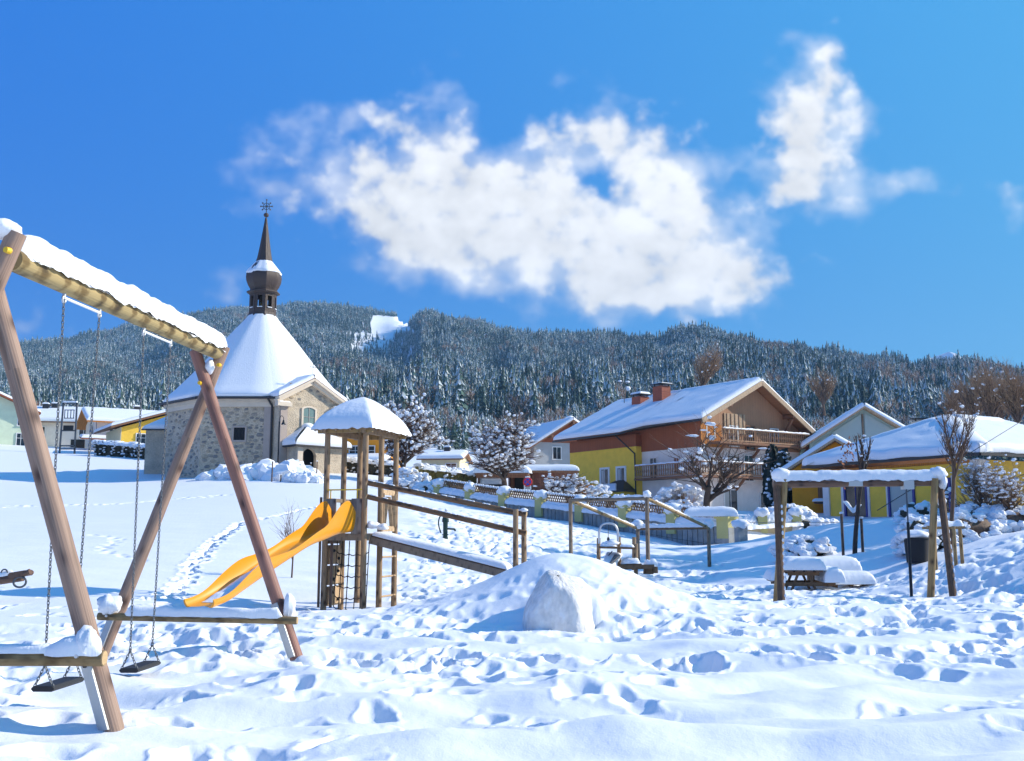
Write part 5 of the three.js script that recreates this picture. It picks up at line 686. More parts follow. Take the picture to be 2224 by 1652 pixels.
  for (const [x, y, w, h, o] of [[.95, 6.35, .75, 1.05, { curtain: 1 }], [3.45, 6.0, .8, 1.5, {}], [8.1, 6.2, .85, 1.15, {}], [3.4, 3.75, 1.3, 1.35, { curtain: 1 }], [7.2, 3.75, 1.2, 1.3, { curtain: 1 }], [3.0, 1.0, 1.35, 1.55, { curtain: 1 }], [6.8, 1.0, 1.0, 1.25, {}]]) windowPart(t, x, y, y > 5 ? .09 : .012, w, h, o);
  windowPart(t, 5.3, 5.95, .09, .95, 1.8, { frame: M.woodBrown }); windowPart(t, 5.1, 3.55, .02, .95, 1.95, { frame: M.white });
  for (const [z, y, w, h] of [[5.4, 3.6, .75, 1.7], [2.7, 3.75, .5, 1.1], [5.9, .9, .5, .8]]) windowPart(t, -.015, y, -z, w, h, { ry: -Math.PI / 2, frame: M.wallWhite, fw: .05, pane: z === 2.7 ? M.woodRed : M.glass });
  for (const [z, y, w, h] of [[8.75, 3.2, .95, 1.2], [10.9, 3.2, .95, 1.2]]) windowPart(t, -.632, y, -z, w, h, { ry: -Math.PI / 2, fw: .17, curtain: 1 });
  // balconies
  const f1 = 2.75, f2 = 5.35, out = 1.15;
  part(t, 'balcony_floor', [box(W + 1.1, .16, out, W / 2 - .55, f1, out / 2 + .01), box(1.1, .16, 6.6, -.56, f1, -3.3)], M.woodBrown); part(t, 'balcony_floor', box(W - .9, .16, out, W / 2 + .3, f2, out / 2 + .07), M.woodBrown);
  balcony(t, V(-1.1, f1 + .06, out), V(W, f1 + .06, out), 1.0, 46, M.balconyWood); balcony(t, V(-1.1, f1 + .06, -6.5), V(-1.1, f1 + .06, out), 1.0, 30, M.balconyWood); balcony(t, V(1.2, f2 + .06, out), V(W, f2 + .06, out), 1.0, 42, M.balconyWood);
  for (const [x, f] of [[0, f1], [3.6, f1], [7.3, f1], [W - .2, f1], [1.6, f2], [5.6, f2], [W - .2, f2]]) part(t, 'bracket', bar(V(x, f - .95, .05), V(x, f - .1, out - .15), .14, .18), M.woodBrown);
  // bay of the yellow wall, with a dark tiled hood
  { const b = part(t, 'bay', box(1.15, 3.4, 3.5, -1.18, .1, -8.9), M.wallYellow); const P = [V(-2.0, 1.78, -6.9), V(-2.0, 1.78, -10.9), V(-.6, 2.75, -9.4), V(-.6, 2.75, -8.4)]; part(b, 'bay_roof', [slab([P[1], P[0], P[3], P[2]], .1), slab([P[0], V(-.6, 1.78, -6.9), P[3]], .1), slab([V(-.6, 1.78, -10.9), P[1], P[2]], .1)], M.darkTrim); part(b, 'snow_cover', snowSheet(V(-1.98, 1.9, -10.7), V(-1.98, 1.9, -7.8), V(-1.2, 2.45, -8.7), V(-1.2, 2.45, -9.6), .14, { soft: [1, 1, 1, 1], n: 6 }), M.snow); for (const z of [-7.9, -9.6]) windowPart(t, -1.77, .45, z, .75, 1.25, { ry: -Math.PI / 2, fw: .12 }); windowPart(t, -1.18, .4, -7.13, .5, 1.2, { fw: .08 }); }
  // chimneys and the aerial
  const chim = (x, z, w, h, label) => { const y = yl(x), c = part(t, 'chimney', box(w, h + 1.2, w * 1.15, x, y + h / 2 - .35, z), M.brick, label); const rows = Math.floor((h + .2) / .21); for (let k = 0; k < rows; k++) piece(c, 'brick_course', cached(`bc${w}`, () => box(w + .03, .15, w * 1.15 + .03)), M.brick, V(x, y + .1 + k * .21 - .2, z)); part(c, 'chimney_cap', [box(w + .35, .09, w * 1.15 + .35, x, y + h + .42, z), ...[[-1, -1], [1, -1], [-1, 1], [1, 1]].map(([i, j]) => box(.07, .24, .07, x + i * w * .4, y + h + .3, z + j * w * .45))], M.blackMetal); part(c, 'snow_cap', snowSheet(V(x - w * .6, y + h + .47, z + w * .7), V(x + w * .6, y + h + .47, z + w * .7), V(x + w * .6, y + h + .47, z - w * .7), V(x - w * .6, y + h + .47, z - w * .7), label ? .06 : .22, { up: 1, n: 4 }), M.snow); };
  chim(3.9, -8.6, 1.0, 1.35, 'taller brick chimney under a dark cap'); chim(3.9, -11.4, 1.0, .75);
  { const x = 4.4, z = -14.2, y = yl(x); const m = part(t, 'aerial', [rod(V(x, y, z), V(x, y + 2.9, z), .04, .03, 6), rod(V(x - .8, y + 2.4, z), V(x + .8, y + 2.4, z + .3), .025, .025, 5), ...[-.8, -.5, -.2, .1, .4, .7].map((k) => rod(V(x + k, y + 2.4 + k * 0, z - .35 + k * .19), V(x + k, y + 2.4, z + .35 + k * .19), .016, .016, 4)), rod(V(x, y + 1.9, z), V(x + .5, y + 1.8, z), .02, .02, 4)], M.steel); part(m, 'snow_cap', [blob(x - .5, y + 2.5, z, .2, .1, .2, rng(3), 1), blob(x + .45, y + 2.5, z, .2, .12, .2, rng(4), 1), blob(x + .5, y + 1.9, z, .25, .2, .2, rng(5), 1)], M.snow); }
  // lower terrace with its railing and the white stair wall before it
  part(t, 'terrace', box(8.6, 2.0, 3.2, 7.0, -1.2, 2.9), M.wallWhite); balcony(t, V(3.6, -.2, 4.5), V(11.2, -.2, 4.5), 1.15, 30, M.balconyWood);
  part(t, 'stair_wall', prism([[0, -1.8], [3.6, -1.8], [3.6, .75], [3.2, .75], [0, -.9]], .3).translate(.3, 0, 4.4), M.wallWhite); part(t, 'cellar_wall', box(.1, 1.4, 6.6, -.07, -.5, -3.5), M.woodBrown); part(t, 'cellar_wall', box(4.4, 1.1, .1, 1.0, -.4, .06), M.woodBrown);
  part(t, 'awning_bar', rod(V(5.6, 2.2, 1.0), V(10.8, 2.2, 1.0), .06, .06, 8), M.fascia);
}

// ================================================================ retaining wall, garden fence, low garden wall
{
  const t = thing('retaining_wall', 'long grey concrete panel retaining wall falling towards the playground', 'wall'), r = rng(71), n = WALL.length;
  const pt = (k, y) => { const i = Math.min(n - 2, Math.floor(k)), f = k - i; return V(lerp(WALL[i].x, WALL[i + 1].x, f), y === 'top' ? lerp(WALL[i].top, WALL[i + 1].top, f) : lerp(WALL[i].base, WALL[i + 1].base, f), lerp(WALL[i].z, WALL[i + 1].z, f)); }, nrm = V(WN.x, 0, WN.z).multiplyScalar(-1), ry = Math.atan2(WD.x, WD.z) - Math.PI / 2;
  const front = WALL[0] && V(-WD.z, 0, WD.x);     // towards the playground
  const per = 10, total = (n - 1) * per;
  for (let i = 0; i < n - 1; i++) { const a = pt(i, 'top'), b = pt(i + 1 - 1e-6, 'top'), a0 = pt(i, 'base').y - 1, b0 = pt(i + 1 - 1e-6, 'base').y - 1, u = WD, L = a.distanceTo(b); part(t, 'wall_core', slab2([a.clone().setY(a0), b.clone().setY(b0), b, a], front, -.32), M.darkJoint); }
  for (let k = 0; k < total; k++) {
    const a = pt(k / per + .004, 'top'), b = pt((k + .9) / per, 'top'), a0 = pt(k / per + .004, 'base').y - .6, b0 = pt((k + .9) / per, 'base').y - .6, hA = a.y - a0, split = hA > 1.25 ? [0, .5, 1] : [0, 1];
    for (let s = 0; s < split.length - 1; s++) { const q = (p, y0, f) => p.clone().setY(lerp(y0, p.y - .02, f) + (s ? .02 : 0)).addScaledVector(front, .0 + r() * .015); part(t, 'panel', slab2([q(a, a0, split[s]), q(b, b0, split[s]), q(b, b0, split[s + 1]), q(a, a0, split[s + 1])], front, .05 + r() * .02), M.concrete); }
  }
  for (let i = 0; i < n - 1; i++) { const a = pt(i, 'top').addScaledVector(front, -.1), b = pt(i + 1 - 1e-6, 'top').addScaledVector(front, -.1); part(t, 'coping', bar(a, b, .5, .08), M.concrete); part(t, 'snow_cap', snowBar(a.clone().lerp(b, .04).add(V(0, .03, 0)), a.clone().lerp(b, .96).add(V(0, .03, 0)), .6, .26, { rough: .2, n: 30, end: .2 }), M.snow); }
  { const e = WALL[n - 1]; part(t, 'end_block', box(.66, e.top - e.base + 1.2, .5, e.x, (e.top + e.base - 1.2) / 2 - .03, e.z, 0, ry, 0), M.concrete); }
  const f = thing('garden_fence', 'crossed-lath garden fence between yellow snow-capped pillars on the retaining wall', 'fence');
  const lath = cached('lath', () => box(.045, .62, .025));
  for (let i = 0; i < n; i++) { const w = WALL[i], p = V(w.x, w.top, w.z).addScaledVector(front, -.05), h = w.post - w.top, s = i === n - 1 ? .62 : .5; const c = part(f, 'pillar', box(s, h + .5, s, p.x, w.top + h / 2 - .25, p.z, 0, ry, 0), M.pillarYellow); part(c, 'pillar_cap', box(s + .14, .09, s + .14, p.x, w.post + .045, p.z, 0, ry, 0), M.pillarYellow); part(c, 'snow_cap', i === n - 1 ? snowSheet(V(p.x - 1.9, w.post + .1, p.z + .3), V(p.x + .45, w.post + .1, p.z + .42), V(p.x + .5, w.post + .1, p.z - .45), V(p.x - 1.8, w.post + .1, p.z - .6), .42, { up: 1, round: .3, rough: .3 }) : blob(p.x, w.post + .2, p.z, .43, .3, .42, r, 3, .1), M.snow); }
  for (let i = 0; i < n - 1; i++) {
    const a = pt(i + .1, 'top').addScaledVector(front, -.12), b = pt(i + .9, 'top').addScaledVector(front, -.12), d = b.clone().sub(a), L = d.length(), m = 15, hh = .42 + .02 * i, up = (p, y) => p.clone().add(V(0, y, 0));
    part(f, 'rail', bar(up(a, .34), up(b, .34), .03, .05), M.railWood); part(f, 'rail', bar(up(a, .34 + hh * .7), up(b, .34 + hh * .7), .03, .05), M.railWood);
    for (let k = 0; k < m; k++) for (const s of [-1, 1]) { const l = piece(f, 'lath', lath, k % 3 ? M.railWood : M.wetWood, up(a.clone().lerp(b, (k + .5) / m), .5).addScaledVector(front, s * .025)); l.rotation.set(0, ry, s * .5); }
    part(f, 'snow_cap', [...Array(m * 2).keys()].map((k) => { const q = up(a.clone().lerp(b, (k + .5) / m / 2), .78 + .03 * Math.sin(k * 2.3)); return blob(q.x, q.y, q.z, .07, .055, .07, r, 0, .2); }).concat(snowBar(up(a, .24), up(b, .24), .3, .12, { rough: .4, n: 20 })), M.snow);
  }
}
function slab2(P, dir, th) { const f = [], Q = P.map((v) => v.clone().addScaledVector(dir, th)), tri = (a, b, c) => f.push(...a.toArray(), ...b.toArray(), ...c.toArray()); for (let i = 1; i < P.length - 1; i++) { tri(P[0], P[i + 1], P[i]); tri(Q[0], Q[i], Q[i + 1]); } for (let i = 0; i < P.length; i++) { const j = (i + 1) % P.length; tri(P[i], P[j], Q[j]); tri(P[i], Q[j], Q[i]); } const g = new THREE.BufferGeometry(); g.setAttribute('position', new THREE.Float32BufferAttribute(f, 3)); return planarUV(g); }
{
  const a = at(1585, 1182, 45.2), b = at(1742, 1166, 47.5), ay = at(1585, 1150, 45.2).y, by = at(1742, 1139, 47.5).y, t = thing('garden_wall', 'low ochre garden wall with small pillars and a snow-heaped hedge above it', 'wall'), r = rng(72), fr = V(0, 0, 1);
  part(t, 'wall', slab2([a.clone().setY(a.y - 1.2), b.clone().setY(b.y - 1.2), b.clone().setY(by), a.clone().setY(ay)], fr, -.35), M.wallSand);
  for (const [k, h, w] of [[.45, .5, .42], [.93, .42, .42]]) { const p = a.clone().lerp(b, k), y = lerp(ay, by, k), c = part(t, 'pillar', box(w, h + .3, w, p.x, y + h / 2 - .1, p.z - .15), M.pillarYellow); part(c, 'snow_cap', blob(p.x, y + h + .16, p.z - .15, w * .8, .24, w * .8, r, 3, .15), M.snow); }
  const q = []; for (let i = 0; i < 90; i++) { const k = r(), p = a.clone().lerp(b, k), y = lerp(ay, by, k); if (Math.abs(k - .45) < .06 || Math.abs(k - .93) < .06) continue; q.push(blob(p.x, y + .1 + r() * .32, p.z - .2 - r() * .5, .16 + r() * .14, .14 + r() * .1, .18, r, 1, .3)); } part(t, 'snow_load', q, M.snow);
  part(t, 'snow_cap', snowBar(a.clone().setY(ay - .02), b.clone().setY(by - .02), .6, .16, { n: 40, rough: .35 }), M.snow);
}
// ================================================================ bushes and hedges
const grow = (t, x, y, z) => { t.scale.set(x, y, z ?? x); return t; };
function bush(name, label, pos, rx, ry, rz, n, o = {}) {      // twigs and dark leaves inside, snow lumps lying on the outside
  const t = thing(name, label, o.cat ?? 'bush', pos, o.turn ?? 0, o.group), r = rng(o.seed ?? Math.round(Math.abs(pos.x * 31 + pos.z * 17))), tw = [], sn = [], lf = [];
  const m = o.twigs ?? Math.round(n * .8);
  for (let i = 0; i < m; i++) { const a = r() * 6.28, e = .15 + r() * 1.3, k = .5 + r() * .55, p = V(Math.cos(a) * Math.cos(e) * rx * k, Math.sin(e) * ry * k, Math.sin(a) * Math.cos(e) * rz * k), q = p.clone().multiplyScalar(.3 + r() * .4).setY(p.y * .3 * r()); tw.push(rod(q, p, .014, .006, 3)); if (o.leaf) for (let j = 0; j < 5; j++) { const u = p.clone().multiplyScalar(.65 + r() * .4), s = (o.leafSize ?? .09) * (.6 + r() * .8), g = new THREE.PlaneGeometry(s, s * 1.4); g.rotateX(r() * 3).rotateY(r() * 6).translate(u.x + (r() - .5) * .2, Math.max(.02, u.y + (r() - .5) * .2), u.z + (r() - .5) * .2); lf.push(g); } }
  const low = o.low ?? 0;
  for (let i = 0; i < n; i++) { const a = r() * 6.28, e = Math.asin(low + (1 - low) * r()), k = .82 + r() * .26, s = (o.lump ?? .16) * (.5 + r() * .9); sn.push(blob(Math.cos(a) * Math.cos(e) * rx * k, Math.sin(e) * ry * k, Math.sin(a) * Math.cos(e) * rz * k, s * 1.15, s * .72, s, r, s > .2 ? 2 : 1, .28)); }
  if (tw.length) part(t, 'twigs', tw, o.twigMat ?? M.twig); if (lf.length) part(t, 'leaves', lf, o.leafMat ?? M.hedge); if (o.core) part(t, 'core', blob(0, ry * .4, 0, rx * .78, ry * .55, rz * .78, r, 2, .25), o.coreMat ?? M.hedge); part(t, 'snow_load', sn, M.snow); return t;
}
M.hedge.side = M.hedgeOlive.side = M.thuja.side = THREE.DoubleSide;
const foot = (px, py, D, dy = 0) => { const p = at(px, py, D); return G(p.x, p.z, dy); };
// a long clipped hedge from a to b
function hedge(label, a, b, h, d, mat, o = {}) {
  const t = thing('hedge', label, 'hedge'), r = rng(o.seed ?? 5), L = a.distanceTo(b), n = Math.round(L * h * 22), lf = [], sn = [], tw = [];
  part(t, 'core', slab2([a.clone().add(V(0, -.6, 0)), b.clone().add(V(0, -.6, 0)), b.clone().add(V(0, h * .85, 0)), a.clone().add(V(0, h * .85, 0))], V(0, 0, -1), d * .7), o.core ?? M.hedge);
  for (let i = 0; i < n; i++) { const p = a.clone().lerp(b, r()); p.y += r() * h; p.z += d * .12 * r(); const s = .1 + r() * .16, g = new THREE.PlaneGeometry(s, s * 1.3); g.rotateX(r() * 2 - 1).rotateY(r() * 3 - 1.5).rotateZ(r() * 3).translate(p.x, p.y, p.z + .06); lf.push(g); if (r() < .3) tw.push(rod(p, p.clone().add(V((r() - .5) * .3, (r() - .2) * .5, .1 + r() * .2)), .018, .01, 3)); if (r() < (o.frost ?? .18)) sn.push(blob(p.x, p.y, p.z + .12, .07 + r() * .1, .05 + r() * .05, .08, r, 0, .3)); }
  for (let i = 0; i < L * 7; i++) { const p = a.clone().lerp(b, r()); sn.push(blob(p.x, p.y + h * (.9 + r() * .18), p.z - d * .5 * r(), .25 + r() * .25, .13 + r() * .1, .25, r, 1, .25)); }
  part(t, 'leaves', lf, mat); part(t, 'twigs', tw, M.twig); part(t, 'snow_load', [...sn, snowBar(a.clone().add(V(0, h * .88, -d * .35)), b.clone().add(V(0, h * .88, -d * .35)), d * 1.1, .3, { n: Math.round(L * 3), rough: .4, end: .3 })], M.snow); return t;
}
// ================================================================ the village: left side
const D2R = Math.PI / 180;
{
  const flat = (px, py, D) => at(px, py, D);
  // tall pale green house cut by the left edge
  { const p = flat(-118, 968, 108); house({ label: 'pale green house with red-trimmed roof, cut off by the left edge', pos: p, turn: 30 * D2R, w: 8.2, d: 10, h: 4.2, rh: 1.8, oh: .8, wall: M.wallPaleGreen, roof: M.woodRed, snow: .25, windows: [[7.2, 1.0, .8, 1.3, 'f', { frame: M.white, cross: 1 }], [7.2, 3.2, .8, 1.3, 'f', { frame: M.white, cross: 1 }], [3.6, 3.4, .8, 1.2, 'f', {}], [2, 1.2, .8, 1.2, 'r', {}], [2, 3.4, .8, 1.2, 'r', {}]] }); }
  { const p = flat(42, 972, 122), t = house({ label: 'white house with dark balcony openings behind the steel portal', pos: p, turn: 12 * D2R, w: 8.6, d: 9, h: 3.3, rh: 1.7, ridge: 'x', wall: M.wallWhite, snow: .45, chimneys: [[1.9, -3.6, .9], [2.9, -3.9, .9]], windows: [[2.3, 2.0, .9, 1.1, 'f', {}], [7.2, 2.1, 1.0, 1.2, 'f', {}]] }); part(t, 'entrance', box(2.6, 1.5, .1, 1.6, .2, .06), M.darkGap); part(t, 'entrance', box(1.6, 1.6, .1, 6.6, .3, .06), M.darkGap); part(t, 'annex', box(1.8, 2.8, 3, 9.6, .6, -2), M.wallOrange); part(t, 'snow_cover', snowSheet(V(-2.8, 1.0, 1.6), V(1.5, 1.0, 1.6), V(1.5, 1.2, .2), V(-2.8, 1.2, .2), .35, { up: 1 }), M.snow); part(t, 'porch_roof', box(4.2, .14, 1.6, -.6, .98, .8), M.tile); }
  { const p = flat(205, 980, 112), t = house({ label: 'long white house with blue end wall and low snowy roof', pos: p, turn: 30 * D2R, w: 8.9, d: 8, h: 3.5, rh: 1.35, ridge: 'x', oh: 1.1, wall: M.wallWhite, roof: M.woodOrange, snow: .33, chimneys: [[5.0, -4.4, .8]], windows: [[1.9, 2.4, .85, 1.0, 'f', { cross: 1 }], [5.3, 2.6, .8, .7, 'f', { pane: M.curtain }]] }); part(t, 'end_wall', prism([[0, -1], [8, -1], [8, 3.5], [4, 4.8], [0, 3.5]], .08).rotateY(-Math.PI / 2).translate(.04, 0, -8).applyMatrix4(new THREE.Matrix4()), M.wallBlue, 'blue end wall'); windowPart(t, -.11, 2.1, -2.5, .8, 1.5, { ry: -Math.PI / 2, frame: M.wallBlue }); part(t, 'porch_roof', slab([V(-1.6, 1.2, 1.6), V(1.6, 1.2, 1.6), V(1.6, 1.5, -.2), V(-1.6, 1.5, -.2)], .12), M.woodRed); part(t, 'snow_cover', snowSheet(V(-1.6, 1.34, 1.6), V(1.6, 1.34, 1.6), V(1.6, 1.64, -.2), V(-1.6, 1.64, -.2), .3, { up: 1 }), M.snow); }
  { const p = flat(262, 975, 101), t = house({ label: 'small yellow house with a dark balcony beside the chapel', pos: p, turn: 33 * D2R, w: 5.6, d: 7, h: 2.2, rh: 0, oh: .6, wall: M.wallYellow, snow: .01, windows: [[1.9, 1.1, .85, 1.0, 'f', { cross: 1, frame: M.white }]] }); t.children.filter((c) => /roof|snow/.test(c.name)).forEach((c) => t.remove(c)); part(t, 'gable', prism([[0, 2.2], [5.6, 2.2], [5.6, 4.1]], 7), M.wallYellow); part(t, 'side_wall', box(.06, 3.1, 7.0, -.02, .65, -3.5), M.wallCream); const P = [V(-1.2, 2.0, .9), V(-1.2, 2.0, -7.6), V(6.1, 4.4, -7.6), V(6.1, 4.4, .9)]; part(t, 'roof', slab(P, .16), M.woodBrown); part(t, 'snow_cover', snowSheet(...P.map((v) => v.clone().add(V(0, .2, 0))), .3, { soft: [1, 1, 1, 1] }), M.snow); balcony(t, V(3.4, 1.7, .9), V(5.8, 1.7, .9), .8, 12, M.wetWood); part(t, 'balcony_floor', box(2.6, .14, 1.1, 4.6, 1.65, .5), M.woodBrown); windowPart(t, 4.6, 2.6, .02, 1.1, 1.2, {}); windowPart(t, 4.7, .9, .02, 1.0, .9, {}); balcony(t, V(3.2, -.35, 1.1), V(5.9, -.35, 1.1), .7, 12, M.wetWood); }
  hedge('dark clipped hedge under the yellow house, left of the chapel', foot(205, 985, 96), foot(352, 998, 92), 1.3, 1.2, M.hedge, { seed: 8, frost: .3 });
  // steel portal with a climbing ladder, between the swing chains
  { const p = foot(147, 975, 100), t = thing('steel_portal', 'tall dark steel portal frame with a snow-capped top bar, seen between the swing chains', 'steel frame', p), s = 100 / F, y = (py) => (975 - py) * s; const x0 = -17 * s, x1 = 16 * s; for (const x of [x0, x1]) part(t, 'upright', bar(V(x, -.5, 0), V(x * .9, y(864), 0), .14, .14, V(0, 0, 1)), M.steel); for (const py of [866, 925, 958, 965]) part(t, 'cross_beam', box(x1 - x0, .12, .14, 0, y(py), 0), M.steel); part(t, 'carriage', [box(1.0, .08, .1, 0, y(898), .1), box(1.0, .08, .1, 0, y(880), .1), ...[-.45, -.15, .15, .45].map((x) => box(.06, .9, .08, x, y(889), .1))], M.steel); part(t, 'back_rest', box(.95, .5, .2, 0, y(926) + .3, .1), M.darkGap); part(t, 'snow_cap', snowBar(V(x0, y(863), 0), V(x1, y(863), 0), .25, .14, {}), M.snow); }
  // orange house behind the play tower, low white house, grey hut with brown gable
  { const p = flat(705, 1002, 98), t = house({ label: 'bright orange house behind the play tower roof', pos: p, turn: -4 * D2R, w: 6.4, d: 7, h: 2.5, rh: .7, oh: .4, wall: M.wallOrange, ridge: 'x', windows: [[1.1, .9, .9, 1.1, 'f', { cross: 1 }], [3.0, .9, 1.1, 1.1, 'f', { cross: 1 }], [4.3, .9, 1.1, 1.1, 'f', { cross: 1 }]] }); part(t, 'porch_roof', slab([V(-1, -.3, 2.6), V(6.5, -.3, 2.6), V(6.5, .3, .1), V(-1, .3, .1)], .12), M.darkTrim); part(t, 'snow_cover', snowSheet(V(-1, -.15, 2.6), V(6.5, -.15, 2.6), V(6.5, .45, .1), V(-1, .45, .1), .4, {}), M.snow); }
  hedge('low dark hedge behind the play tower posts', foot(715, 1035, 80), foot(860, 1040, 78), 1.1, 1.2, M.hedge, { seed: 9, frost: .35 }); hedge('olive brown hedge behind the garden fence, left of the car', foot(905, 1062, 70), foot(1035, 1060, 72), 1.25, 1.0, M.hedgeOlive, { seed: 10, frost: .2, core: M.hedgeOlive });
  { const p = flat(915, 1022, 118), t = house({ label: 'low white house with flat-pitched roof between two snowy apple trees', pos: p, turn: -6 * D2R, w: 4.5, d: 7, h: 1.3, rh: .8, ridge: 'x', oh: .5, wall: M.wallCream, snow: .4, chimneys: [[2.6, -2.6, .8]], windows: [[3.5, .45, 1.2, .7, 'f', { cross: 1 }], [1.2, .4, .9, .6, 'f', {}]] }); part(t, 'lean_to', box(5.4, 2, 2.5, 2.5, -1.7, 1.8), M.woodBrown); part(t, 'snow_cover', snowSheet(V(-.4, -.68, 3.2), V(5.4, -.68, 3.2), V(5.2, .0, .1), V(-.2, 0, .1), .35, {}), M.snow); }
  { const p = flat(1160, 1050, 104), t = house({ label: 'grey house with red-brown timber gable, half hidden left of the chalet', pos: p, turn: 24 * D2R, w: 8.2, d: 9, h: 4.0, rh: 2.5, oh: 1.0, wall: M.wallGrey, roof: M.woodBrown, snow: .3, drop: 3, windows: [[2.6, 3.2, .9, 1.2, 'f', {}], [5.3, 2.9, .95, 1.9, 'f', { bars: 0, frame: M.wallGrey, pane: M.woodBrown }]] }); part(t, 'timber_gable', prism([[.6, 4.3], [7.6, 4.3], [4.1, 6.35]], .12).translate(0, 0, .13), M.woodRed); part(t, 'balcony_slab', box(4.2, .9, 1.2, 6.6, .75, .7), M.wallGrey); for (const x of [1.6, 4.1, 6.6]) part(t, 'purlin', box(.22, .28, 1.1, x, 6.35 - Math.abs(x - 4.1) * .61, .55), M.woodBrown); part(t, 'chimney', rod(V(6.2, 5.4, -4), V(6.2, 7.3, -4), .35, .35, 10), M.concrete); part(t, 'snow_cap', blob(6.2, 7.4, -4, .45, .25, .45, rng(2), 2), M.snow); }
  // carport with a snowed-up car, brick-brown garage, no-parking sign
  const cp = foot(1040, 1068, 71), ct = thing('carport', 'open timber carport with a curved snow load, behind the garden fence', 'carport', cp, -4 * D2R), cw = 3.2, ch = 1.15;
  for (const x of [0, cw]) for (const z of [0, -4]) part(ct, 'post', box(.18, ch + 1, .18, x, ch / 2 - .5, z), M.wetWood); part(ct, 'roof', [box(cw + .5, .1, 4.8, cw / 2, ch + .05, -2), box(cw + .4, .24, .1, cw / 2, ch - .08, .1)], M.woodBrown); part(ct, 'snow_cover', snowSheet(V(-.4, ch + .12, .5), V(cw + .4, ch + .12, .5), V(cw + .4, ch + .3, -4.5), V(-.4, ch + .3, -4.5), .45, { up: 1, curve: (u, v) => .25 * Math.sin(u * 3.1) }), M.snow);
  const car = thing('car', 'parked car covered with snow, dark windscreen showing, inside the carport', 'car', foot(1066, 1070, 72.2), .08), cs = [[-.85, .25], [-.88, .7], [-.78, .85], [-.62, 1.32], [-.5, 1.4], [.5, 1.4], [.62, 1.32], [.78, .85], [.88, .7], [.85, .25]];
  part(car, 'body', prism(cs, 3.8), M.carPaint); part(car, 'windscreen', slab2([V(-.66, .9, .03), V(.66, .9, .03), V(.54, 1.3, .03), V(-.54, 1.3, .03)], V(0, 0, 1), .02), M.glass); part(car, 'bonnet', prism([[-.84, .25], [-.84, .72], [-.7, .82], [.7, .82], [.84, .72], [.84, .25]], 1.0).translate(0, 0, 1.0), M.carPaint); for (const x of [-.6, .6]) part(car, 'headlight', rod(V(x, .62, 1.0), V(x, .62, 1.03), .1, .1, 10), M.white); part(car, 'bumper', box(1.7, .16, .12, 0, .4, 1.02), M.blackMetal); for (const x of [-.78, .78]) for (const z of [.55, -2.8]) part(car, 'wheel', rod(V(x - .1, .3, z), V(x + .1, .3, z), .3, .3, 14), M.rubber);
  part(car, 'snow_cover', [...snowSheet(V(-.75, .8, 1.02), V(.75, .8, 1.02), V(.68, .88, .1), V(-.68, .88, .1), .16, { up: 1 }), ...snowSheet(V(-.52, 1.38, .02), V(.52, 1.38, .02), V(.52, 1.38, -3.6), V(-.52, 1.38, -3.6), .25, { up: 1 })], M.snow);
  { const p = flat(1108, 1072, 74), t = thing('garage', 'low brown boarded garage behind the no-parking sign', 'garage', V(p.x, p.y, p.z), .04); const w = 4.6; part(t, 'wall', box(w, 3, 4, w / 2, .0, -2), M.brickBrown); part(t, 'doorway', box(1.25, 1.9, .06, .95, .2, .05), M.darkGap); for (const [x, ww] of [[.15, .12], [1.65, .12]]) part(t, 'door_post', box(ww, 2.1, .14, x, .3, .07), M.woodBrown); for (let k = 0; k < 8; k++) { part(t, 'board', box(2.7, .16, .05, 3.1, -.35 + k * .2, .04), M.brickBrown); } part(t, 'roof', box(w + .7, .14, 5, w / 2, 1.58, -1.9), M.woodBrown); part(t, 'snow_cover', snowSheet(V(-.4, 1.66, .7), V(w + .4, 1.66, .7), V(w + .4, 1.8, -4.4), V(-.4, 1.8, -4.4), .45, { up: 1 }), M.snow); part(t, 'side_panel', box(1.4, 1.6, .08, 5.4, -.1, .0), M.woodOrange); }
  { const b = at(1146, 1066, 70), sg = thing('no_parking_sign', 'round blue and red no-parking sign with a white plate below', 'road sign', G(b.x, b.z)), cy = at(1146, 1046, 70).y - sg.position.y, py = at(1146, 1057, 70).y - sg.position.y; part(sg, 'pole', rod(V(0, -.3, -.03), V(0, cy + .2, -.03), .03, .03, 8), M.galv); part(sg, 'disc', rod(V(0, cy, 0), V(0, cy, .02), .31, .31, 24), M.signBlue); part(sg, 'rim', new THREE.TorusGeometry(.28, .045, 6, 28).translate(0, cy, .025), M.signRed); for (const s of [-1, 1]) part(sg, 'diagonal', box(.06, .52, .02, 0, cy, .03 + s * .003, 0, 0, s * .785), M.signRed); part(sg, 'plate', box(.5, .3, .02, 0, py - .05, .01), M.white); part(sg, 'print', [box(.36, .035, .006, 0, py + .02, .024), box(.3, .035, .006, 0, py - .05, .024), box(.34, .035, .006, 0, py - .12, .024)], M.blackMetal); part(sg, 'snow_cap', blob(0, cy + .33, .01, .2, .06, .07, rng(1), 1), M.snow); }
}
